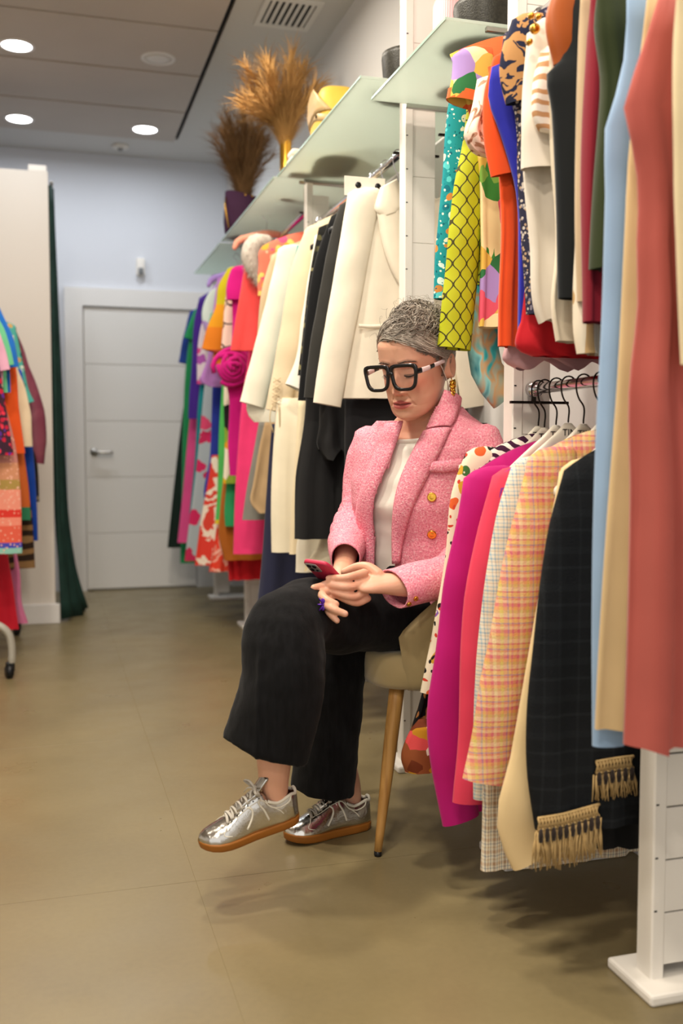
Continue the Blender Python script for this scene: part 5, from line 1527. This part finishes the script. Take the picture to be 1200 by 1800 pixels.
for L_ in lensV:
    wmesh('lens', L_, [tuple(range(len(L_)))], LG, gls, False)
for sd_ in (1, -1):
    pts = [gp(sd_ * .0685, .012, -.002), hd(sd_ * .0735, .088, .005), hd(sd_ * .0765, .03, .004), hd(sd_ * .0765, -.012, .002), hd(sd_ * .073, -.04, -.012)]
    Q = crom(np.array(pts), 40)
    tm_ = MB().rings(tube_rings(Q, np.array([[.0022, .0062]] * 14 + [[.002, .0055]] * 26)[:40], 10, up=Hu, roundcap=False)).obj
    for a_, b_, m_, nm in ((0, 4, FRM, 'temple'), (4, 12, PNK, 'temple_band'), (12, 17, FRM, 'temple_band'), (17, 40, PNK, 'temple_band')):
        seg_ = Q[a_:b_ + (1 if b_ < 40 else 0)]
        rr_ = np.array([[.0024, .0070 - .0018 * min(1, (a_ + i) / 16)] for i in range(len(seg_))])
        rg_ = tube_rings(seg_, rr_, 10, up=Hu, roundcap=False)
        m2_ = MB().rings(rg_)
        wmesh(nm, m2_.v, m2_.f, m_, gls)
# ---- earring
em = MB()
ec = hd(.085, -.016, -.050)
for k in range(4):
    c = ec + np.array([0, 0, -.009 * k])
    rr_ = .0085 + .002 * (k % 2) - .0008 * k
    em.tube([c + rr_ * (Hl * math.cos(q) * .5 + Hf * math.sin(q) * .8) + np.array([0, 0, .004 * math.sin(3 * q + k)]) for q in np.linspace(0, 2 * math.pi, 14)], .0034, 7)
em.tube([hd(.081, -.018, -.04), ec], .0015, 6)
er = wmesh('earring', em.v, em.f, GOLD); er['label'] = 'gold knotted drop earring'

# ---- white tee
TEE = M('white_jersey', '#ece6da', .85, bump=.15, bs=500)
th = np.linspace(0, 2 * np.pi, 96, endpoint=False)
R = []
for v in np.linspace(0, 1, 40):
    row = []
    for t in th:
        fr_ = max(0, math.sin(t))
        zt_ = 1.070 - .050 * fr_ ** 1.5
        z = .655 + (zt_ - .655) * v
        p = tor(t, z, .006)
        row.append(p)
    R.append(row)
R = np.array(R)
sh = R.reshape(-1, 3).copy()
wr = .0035 * vnoise(sh * np.array([1, 1, 2.2]), 20, 2) + .002 * vnoise(sh, 45, 4) + .004 * np.exp(-((sh[:, 2] - .815) / .012) ** 2) * -1
F_, L_ = facing(42)
sh += np.outer(wr, F_)
tee = wmesh('shirt', sh, grid_faces(40, 96), TEE); tee['label'] = 'plain white round-neck tee'
cp = [tor(t, 1.070 - .050 * max(0, math.sin(t)) ** 1.5, .008) for t in np.linspace(0, 2 * np.pi, 60)]
nk = MB().tube(cp, [[.003, .008]] * 60, 8)
wmesh('neckband', nk.v, nk.f, TEE, tee)

# ---- pink tweed jacket
g = G('pink_tweed', .9, 0, .2)
n1 = g.noise(230, 2, .4)[0]; n2 = g.noise(120, 3)[0]; n3 = g.noise(420, 2)[0]
base = g.ramp(n1, [(.28, '#cf6f86'), (.45, '#e3899a'), (.6, '#ea9dab'), (.74, '#f2c4c8')], 'LINEAR')
fl_ = g.math('GREATER_THAN', n3, .665)
base = g.mix(g.math('MULTIPLY', fl_, .6), base, '#f4dfdc')
x_, y_, z_ = g.xyz()
g.bump(g.math('ADD', n1, g.math('MULTIPLY', n2, .6)), .55, .004)
TW = g.out(base)
jz = np.concatenate([np.linspace(.585, 1.0, 46), np.linspace(1.008, 1.21, 38)])
def joff(z): return np.interp(z, [.58, .66, .72, .86, 1.0, 1.04, 1.075, 1.10, 1.15], [.030, .024, .022, .020, .022, .026, .028, .028, .024])
JR = torso_rings(jz, joff, 120)
JV = JR.reshape(-1, 3).copy()
JV += np.outer(.0030 * vnoise(JV, 14, 1) + .0018 * vnoise(JV, 34, 5), F_)
JF = grid_faces(len(jz), 120)
jbvh = BVHTree.FromPolygons([Vector(v) for v in JV], JF)
def onj(px, py, off=0.0):
    w, f = ray_dir(px, py)
    h = jbvh.ray_cast(Vector(EYE), Vector(w).normalized())
    if h[0] is None or not 2.2 < (h[0][0] * math.sin(YAW) + h[0][1] * math.cos(YAW)) < 2.72:
        h = jbvh.find_nearest(Vector(A(px, py, 2.5)))
    n = h[1]
    if n.dot(Vector(w)) > 0: n = -n
    return np.array(h[0] + n * off), np.array(n)
INL = [(712, 700), (708, 741), (690, 797), (672, 839), (658, 872), (655, 908), (658, 950), (658, 1000), (664, 1090)]
INR = [(772, 680), (766, 716), (750, 761), (732, 794), (708, 848), (699, 884), (696, 935), (697, 990), (706, 1090)]
poly = INL + INR[::-1]
def inside(x, y):
    c = False
    for i in range(len(poly)):
        (x1, y1), (x2, y2) = poly[i], poly[i - 1]
        if (y1 > y) != (y2 > y) and x < (x2 - x1) * (y - y1) / (y2 - y1) + x1: c = not c
    return c
JN = []
for f in JF:
    c = JV[list(f)].mean(0)
    n = np.cross(JV[f[1]] - JV[f[0]], JV[f[3]] - JV[f[0]])
    out_ = c - P3(np.interp(c[2], TZ, TR), np.interp(c[2], TZ, TD), c[2])
    facing_cam = np.dot(out_, EYE - c) > 0
    x, y = pix(c)
    if (facing_cam and inside(x, y)) or c[2] > (1.108 if np.dot(out_, L_) > 0 else 1.076): continue
    JN.append(f)
jac = wmesh('jacket', JV, JN, TW); jac['label'] = 'pink boucle tweed blazer with gold buttons'
sm_ = jac.modifiers.new('t', 'SOLIDIFY'); sm_.thickness = .004; sm_.offset = -1
def jstrip(name, inner, outer, off=.009, n=36, m=7, bulge=.009, parent=jac, thick=.005):
    a_, b_ = crom(np.array(inner, float), n), crom(np.array(outer, float), n)
    V = []
    for i in range(n):
        for j in range(m):
            s = j / (m - 1)
            p, nn = onj(*(a_[i] * (1 - s) + b_[i] * s), off + bulge * math.sin(math.pi * min(1, s * 1.0)) ** .8)
            V.append(p)
    V = np.array(V).reshape(n, m, 3)
    for _ in range(6):
        V[1:-1] = (V[:-2] + 2 * V[1:-1] + V[2:]) / 4
    o = wmesh(name, V.reshape(-1, 3), grid_faces(n, m, False), TW, parent)
    s_ = o.modifiers.new('t', 'SOLIDIFY'); s_.thickness = thick; s_.offset = 0
    return o
jstrip('lapel', [(x - 3, y) for x, y in INR[2:8]], [(793, 756), (776, 792), (750, 842), (724, 900), (712, 945), (706, 988)], parent=jac)
jstrip('collar', [(776, 686), (768, 712), (758, 742), (752, 758)], [(803, 702), (801, 722), (798, 742), (792, 754)], off=.011)
jstrip('lapel', [(x + 4, y) for x, y in INL[1:8]], [(682, 746), (662, 795), (645, 842), (634, 880), (630, 915), (636, 955), (647, 1000)])
jstrip('pocket_flap', [(762, 812), (785, 810), (808, 806)], [(755, 829), (782, 830), (809, 824)], off=.010, n=16, m=5, bulge=.004)
def button(px, py, r, off=.006, host=None, pt=None, nn=None):
    p, n = (onj(px, py, off) if pt is None else (pt, nn))
    a_ = np.linspace(0, 2 * np.pi, 20, endpoint=False)
    u = np.cross(n, (0, 0, 1)); u /= np.linalg.norm(u); w = np.cross(n, u)
    R = [p + n * h + np.outer(np.cos(a_) * q, u) + np.outer(np.sin(a_) * q, w) for q, h in ((r * .9, -.002), (r, 0), (r, .002), (r * .85, .0035), (r * .72, .0028), (r * .45, .0036), (r * .05, .004))]
    b = MB().rings(np.array(R))
    return wmesh('button', b.v, b.f, GOLD, host or jac)
button(759, 874, .0115); button(759, 938, .0115)
# sleeves
def sleeve(pts, wr, seed, name='sleeve', n=46, m=40, amp=.004):
    P = [A(*p[:3]) for p in pts]
    R = np.array([[p[3], p[4]] for p in pts])
    rg_ = tube_rings(P, R, m, up=(0, 0, 1), n=n, roundcap=False)
    c0 = rg_[0].mean(0)
    T0 = rg_[0].mean(0) - rg_[1].mean(0); T0 /= np.linalg.norm(T0)
    caps = [c0 + T0 * .030 + (rg_[0] - c0) * .35, c0 + T0 * .024 + (rg_[0] - c0) * .68, c0 + T0 * .011 + (rg_[0] - c0) * .92]
    V = rg_.copy()
    s = np.linspace(0, 1, n)
    for i in range(n):
        c = V[i].mean(0)
        k = amp * vnoise(V[i], 18, seed) + amp * .5 * vnoise(V[i], 40, seed + 2)
        for (s0, wd, a_, ph) in wr:
            d_ = (s[i] - s0) / wd
            q = np.linspace(0, 2 * np.pi, m, endpoint=False)
            k = k + a_ * math.exp(-d_ ** 2) * np.cos((s[i] - s0) * 170 + ph * np.sin(q + 1))
        dirs = V[i] - c; L_ = np.linalg.norm(dirs, axis=1)[:, None]
        V[i] += dirs / L_ * np.asarray(k)[:, None]
    # turned-in cuff
    c = V[-1].mean(0)
    inn = [c + (V[-1] - c) * .93, (V[-3] - V[-3].mean(0)) * .90 + V[-3].mean(0)]
    V = np.concatenate([np.array(caps), V, np.array(inn)])
    b = MB().rings(V, True, False)
    return wmesh(name, b.v, b.f, TW, jac), V
sl_l, VL = sleeve([(836, 772, 2.478, .058, .062), (850, 812, 2.468, .060, .060), (850, 880, 2.465, .058, .058), (832, 960, 2.45, .056, .056), (800, 1005, 2.40, .054, .055), (745, 1022, 2.345, .048, .052), (692, 1035, 2.292, .044, .056)], [(.62, .10, .004, 1.5)], 3)
sl_r, VR = sleeve([(660, 772, 2.692, .058, .056), (648, 805, 2.70, .060, .056), (638, 860, 2.70, .056, .052), (628, 910, 2.67, .054, .052), (615, 944, 2.60, .054, .052), (608, 968, 2.52, .050, .046), (606, 984, 2.45, .046, .040)], [(.50, .10, .006, 1.2), (.68, .12, .004, 1.2)], 8)
for px, py in ((718, 1061), (730, 1052)):
    w, f = ray_dir(px, py)
    bv = BVHTree.FromPolygons([Vector(v) for v in VL.reshape(-1, 3)], grid_faces(len(VL), VL.shape[1]))
    h = bv.ray_cast(Vector(EYE), Vector(w).normalized())
    if h[0] is not None:
        n = np.array(h[1]); n = n if np.dot(n, w) < 0 else -n
        button(0, 0, .0062, host=sl_l, pt=np.array(h[0]) + n * .001, nn=n)

# ---- black trousers
tp = MB()
def tleg(pts, n=44, m=36):
    P = [A(*p[:3]) for p in pts]; R = [[p[3], p[4]] for p in pts]
    tp.tube(P, R, m, n, up=rdir(0, 1, 0))
tp.rings(torso_rings(np.linspace(.488, .712, 14), lambda z: np.interp(z, [.488, .66, .712], [.012, .012, .004]), 48))
# radii: [in the picture plane across the leg, along depth]
tleg([(772, 1080, 2.56, .10, .10), (690, 1078, 2.50, .098, .10), (595, 1082, 2.40, .092, .090), (524, 1086, 2.285, .084, .084), (498, 1112, 2.22, .090, .090), (500, 1180, 2.195, .097, .096), (486, 1250, 2.185, .090, .098), (470, 1300, 2.178, .078, .10), (463, 1322, 2.175, .074, .10)])
tleg([(705, 1076, 2.68, .092, .10), (650, 1094, 2.62, .086, .095), (604, 1132, 2.57, .080, .088), (588, 1190, 2.555, .078, .09), (578, 1280, 2.55, .080, .092), (566, 1388, 2.545, .085, .095)])
tmp = bpy.data.meshes.new('tmp2'); tmp.from_pydata(tp.v, [], tp.f)
TV, TF = remesh(tmp, .0065, 8)
wv = .0035 * vnoise(TV * np.array([1, 1, .35]), 26, 3) + .0025 * vnoise(TV, 24, 6) + .001 * vnoise(TV, 70, 2)
g = G('black_linen', .9, 0, .12)
x_, y_, z_ = g.xyz()
lin = g.noise(300, 2, 0, g.map((1, 1, .12)))[0]
g.b.inputs['Sheen Weight'].default_value = .05
g.bump(g.math('ADD', lin, g.math('MULTIPLY', g.noise(35, 3)[0], 1.2)), .25, .002)
LIN = g.out(g.ramp(g.noise(90, 3, 0, g.map((1, 1, .2)))[0], [(.3, '#0c0c0d'), (.7, '#151517')], 'LINEAR'))
tmpm = bpy.data.meshes.new('n'); tmpm.from_pydata([tuple(v) for v in TV], [], TF); tmpm.update()
NV = np.empty(len(TV) * 3); tmpm.vertices.foreach_get('normal', NV); NV = NV.reshape(-1, 3); bpy.data.meshes.remove(tmpm)
# pressed fold down the raised leg and slanted drag lines
px_ = np.array([pix(v) for v in TV])
fold = np.exp(-((px_[:, 0] - (457 - (px_[:, 1] - 1130) * .02)) / 5.0) ** 2) * np.clip((px_[:, 1] - 1100) / 80, 0, 1) * (px_[:, 1] < 1330) * .004
TVd = TV + NV * (wv + fold)[:, None]
trs = wmesh('trousers', TVd, TF, LIN); trs['label'] = 'wide black linen trousers'

# ---- silver trainers
g = G('silver_leather', .2, 1, .5)
g.bump(g.noise(38, 3, .5)[0], .35, .004)
SIL = g.out(g.ramp(g.noise(9, 3)[0], [(.3, '#b8b4ae'), (.7, '#dcd8d0')], 'LINEAR'))
GUM = M('gum_rubber', '#9a5f22', .5, bump=.1, bs=200)
LACE = M('grey_lace', '#b9b2a6', .8, bump=.3, bs=600)
LIN2 = M('shoe_lining', '#d8d2c2', .8)
def shoe(heel, toe, upv, name_label, side):
    heel, toe = np.array(heel), np.array(toe)
    Xv = toe - heel; L = np.linalg.norm(Xv); Xv /= L
    Zv = upv - Xv * np.dot(upv, Xv); Zv /= np.linalg.norm(Zv)
    Yv = np.cross(Zv, Xv)
    k = L / .265
    def W(x, y, z): return heel + k * (Xv * x + Yv * y + Zv * z)
    hx = [0, .006, .02, .05, .09, .13, .17, .20, .225, .245, .258, .265]
    hy = [.005, .020, .030, .0345, .0345, .035, .040, .0425, .040, .031, .018, .003]
    rise = lambda x: .010 * max(0, (x - .17) / .095) ** 2
    xs = np.concatenate([np.linspace(0, .03, 10), np.linspace(.036, .23, 40), np.linspace(.234, .265, 12)])
    yb = lambda x: float(np.interp(x, hx, hy))
    # sole
    R = []
    for z, f in ((0, .90), (.003, .97), (.010, 1.0), (.018, 1.02), (.0215, 1.015), (.0225, .95)):
        ring = []
        for x in xs: ring.append(W(.1325 + (x - .1325) * (1 + (f - 1) * .35) , yb(x) * f + .003, z + rise(x) + .002 * (x < .05) * 0))
        for x in xs[::-1]: ring.append(W(.1325 + (x - .1325) * (1 + (f - 1) * .35), -yb(x) * f - .003, z + rise(x)))
        R.append(ring)
    R[0] = [p for p in R[0]]
    b = MB().rings(np.array(R))
    so = wmesh('shoe', b.v, b.f, GUM); so['label'] = name_label
    # upper
    zx = [0, .02, .045, .06, .078, .095, .11, .135, .165, .195, .225, .245, .258, .265]
    zh = [.086, .096, .086, .083, .092, .108, .110, .099, .081, .064, .052, .044, .036, .027]
    def up_pt(x, t, off=0):
        y0 = yb(x) * .98
        zt = float(np.interp(x, zx, zh))
        pinch = .20 + .12 * np.exp(-((x - .12) / .04) ** 2)
        s, c = math.sin(t), math.cos(t)
        y = (y0 + off) * sgn(np.array(c), .5 + .3 * min(1, max(0, (x - .07) / .05))) * (1 - pinch * s)
        z = .018 + rise(x) + (zt - .018 + off) * s ** .75
        return W(x, float(y), z)
    ts = np.linspace(0, np.pi, 33)
    R = [[up_pt(x, t) for t in ts] for x in xs]
    V = np.array(R)
    n_, m_ = V.shape[:2]
    F = [f for f in grid_faces(n_, m_, False)]
    # open collar: drop top faces around the ankle
    FF = []
    for f in F:
        i, j = f[0] // m_, f[0] % m_
        if xs[i] < .082 and .30 * np.pi < ts[j] < .70 * np.pi and xs[i] > .006: continue
        FF.append(f)
    uo = wmesh('upper', V.reshape(-1, 3), FF, SIL, so)
    sm2 = uo.modifiers.new('t', 'SOLIDIFY'); sm2.thickness = .002; sm2.offset = 0
    # padded collar edge
    cp = [up_pt(x, .30 * np.pi, .001) for x in np.linspace(.084, .008, 16)] + [up_pt(.004, t, .001) for t in np.linspace(.35, .65, 6) * np.pi] + [up_pt(x, .70 * np.pi, .001) for x in np.linspace(.008, .084, 16)]
    c_ = MB().tube(cp, .0042 * k, 8); wmesh('collar', c_.v, c_.f, LIN2, so)
    # tongue
    R = []
    for x, dz in ((.17, .002), (.14, .004), (.11, .008), (.095, .018), (.080, .034), (.072, .040)):
        R.append([up_pt(max(x, .094), t, .001) + k * Zv * (dz if x < .1 else .001) + k * Xv * (x - max(x, .094)) * 1.0 for t in np.linspace(.36, .64, 7) * np.pi])
    tg_ = wmesh('tongue', np.array(R).reshape(-1, 3), grid_faces(6, 7, False), SIL, so); tg_.modifiers.new('t', 'SOLIDIFY').thickness = .005
    # laces
    for q, x in enumerate(np.linspace(.105, .182, 6)):
        pts = [up_pt(x + (.007 if i % 2 else 0) * 0 + .010 * (t - .5), t * np.pi, .0060 + .002 * math.sin(np.pi * (t - .33) / .34)) for i, t in enumerate(np.linspace(.33, .67, 9))]
        l_ = MB().tube(pts, [[.0042 * k, .0014 * k]] * 9, 8, up=Zv); wmesh('lace', l_.v, l_.f, LACE, so)
        pts = [up_pt(x + .012 - .012 * (t - .33) / .34, t * np.pi, .0048 + .002 * math.sin(np.pi * (t - .33) / .34)) for t in np.linspace(.33, .67, 9)]
        l_ = MB().tube(pts, [[.0036 * k, .0012 * k]] * 9, 8, up=Zv); wmesh('lace', l_.v, l_.f, LACE, so)
    bow = MB()
    kn = up_pt(.105, .5 * np.pi, .010)
    for sg in (1, -1):
        bow.tube([kn, kn + k * (Yv * sg * .018 + Zv * .016 + Xv * .008), kn + k * (Yv * sg * .038 + Zv * .010 + Xv * .014), kn + k * (Yv * sg * .032 + Zv * -.002 + Xv * .004), kn + k * (Yv * sg * .010 + Xv * .002)], [[.0035 * k, .0014 * k]] * 5, 8, 22, up=Zv)
        bow.tube([kn, kn + k * (Yv * sg * .010 + Zv * .004 + Xv * .016), kn + k * (Yv * sg * .020 - Zv * .010 + Xv * .024)], [[.0032 * k, .0012 * k]] * 3, 8, 12, up=Zv)
    bow.tube([kn - k * Yv * .006, kn + k * Zv * .004, kn + k * Yv * .006], .005 * k, 8, 6)
    wmesh('bow', bow.v, bow.f, LACE, so)
    # seams, side stripes and the eyelet stay
    for sg in (0, 1):
        f_ = (lambda t: t) if sg == 0 else (lambda t: 1 - t)
        def line(pts, r=.0016):
            C_ = crom(np.array(pts), 18)
            q = MB().tube([up_pt(x, f_(t) * np.pi, .0016) for x, t in C_], r * k, 6); wmesh('seam', q.v, q.f, LIN2, so)
        line([(.150, .06), (.135, .12), (.128, .22), (.138, .30)], .0027)
        line([(.090, .06), (.098, .15), (.108, .26), (.100, .33)], .0027)
        line([(.050, .10), (.062, .18), (.085, .24), (.105, .30)], .0014)
        line([(.020, .28), (.040, .20), (.072, .21), (.090, .30)], .0018)
        line([(.190, .08), (.205, .12), (.200, .26), (.192, .40), (.188, .5)], .0012)
        line([(.19, .34), (.16, .30), (.12, .28), (.094, .28)], .0012)
        dots = MB()
        for i in range(5):
            for j in range(4):
                p = up_pt(.128 + .010 * i + .003 * j, f_(.09 + .045 * j) * np.pi, .0006)
                dots.tube([p - k * Zv * .0009, p + k * Zv * .0009], .0009 * k, 5)
        wmesh('perforation', dots.v, dots.f, BLACKP, so)['kind'] = 'stuff'
        ey = MB()
        for x in np.linspace(.105, .182, 6):
            p = up_pt(x, f_(.325) * np.pi, .0012)
            ey.tube([p - k * Zv * .001, p + k * Zv * .001], .0022 * k, 8)
        wmesh('eyelet', ey.v, ey.f, BLACKP, so)
    return so
hl_ = A(524, 1437, 2.215); to_ = A(352, 1497, 2.115)
up_l = np.array([0, 0, 1.0]) + .14 * rdir(.4, -1, 0)
shoe(hl_, to_, up_l, 'silver leather trainer with gum sole, lifted off the floor', 1)
h2 = np.array(A(650, 1452, 2.5)); w, f = ray_dir(648, 1452); h2 = EYE + w * (1 / -w[2]) * 1.0; w, f = ray_dir(500, 1483); t2 = EYE + w * (1 / -w[2])
h2[2] = t2[2] = .001
shoe(h2, t2, np.array([0, 0, 1.0]), 'silver leather trainer with gum sole, flat on the floor', -1)

# ---- purple flower ring
rc = A(568, 1062, 2.212)
rm = MB()
PURP = M('purple_enamel', '#5a2a9a', .25, .4)
for k in range(6):
    q = k * math.pi / 3
    rm.tube([rc + .003 * rdir(0, -1), rc + .009 * rdir(math.cos(q) * .5 - .3, -.5, math.sin(q)), rc + .016 * rdir(math.cos(q) * .5 - .3, -.3, math.sin(q))], [[.004, .002], [.0055, .002], [.002, .001]], 8, 8)
rm.tube([rc + .0115 * rdir(math.cos(q) * .6, math.sin(q), .8 * math.cos(q)) + rdir(.006, .012, 0) for q in np.linspace(0, 2 * math.pi, 18)], .0018, 6)
rg_ = wmesh('ring', rm.v, rm.f, PURP); rg_['label'] = 'purple flower-shaped cocktail ring'

# ---- the phone in her hands
pa = rdir(.44, .69, -.57); pa /= np.linalg.norm(pa)
pn = rdir(-.36, -.45, -.82); pn = pn - pa * np.dot(pn, pa); pn /= np.linalg.norm(pn)      # outward normal of the back
pb_ = np.cross(pa, pn)
if np.dot(pb_, rdir(1, 0, 0)) < 0: pb_ = -pb_
top_mid = A(553, 987, 2.268)
pcen = top_mid + pa * .075 + pn * 0.0
ph_ = empty('phone', pcen, 0, 'pink-red cased phone with a triple camera held in her hands', 'phone')
CASE = M('raspberry_case', '#c23350', .45)
def pp(u, v, w): return pb_ * u + pa * v + pn * w
def slab(name, cu, cv, hu, hv, w0, w1, mat, parent, ex=.28, bev=.0022, m=56):
    q = np.linspace(0, 2 * np.pi, m, endpoint=False)
    R = []
    for w, d in ((w0, bev), (w0 + bev * .6, bev * .2), ((w0 + w1) / 2, 0), (w1 - bev * .6, bev * .2), (w1, bev)):
        R.append([pp(cu + (hu - d) * float(sgn(np.array(math.cos(t)), ex)), cv + (hv - d) * float(sgn(np.array(math.sin(t)), ex)), w) for t in q])
    return loft(name, R, mat, parent)
slab('case', 0, 0, .0365, .076, -.005, .005, CASE, ph_)
slab('screen', 0, 0, .0335, .072, -.0056, -.0046, M('phone_glass', '#0b0c10', .08), ph_, bev=.0003)
cmu, cmv = -.0135, -.053
slab('camera_plate', cmu, cmv, .0175, .0185, .004, .0068, M('camera_plate', '#c8c4c4', .3, .6), ph_, ex=.4, bev=.001)
for du, dv in ((-.0075, -.008), (.0075, -.008 + .000), (-.0075, .008), (.0075, .008)):
    c = pp(cmu + du, cmv + dv, .0068)
    q = np.linspace(0, 2 * np.pi, 18, endpoint=False)
    r = .0056 if (du, dv) != (.0075, .008) else .003
    loft('camera_lens', [[c + pp(r * k_ * math.cos(t), r * k_ * math.sin(t), w) for t in q] for k_, w in ((1, 0), (1, .0016), (.8, .002), (.05, .0014))], M('lens_black', '#08080a', .08) , ph_)
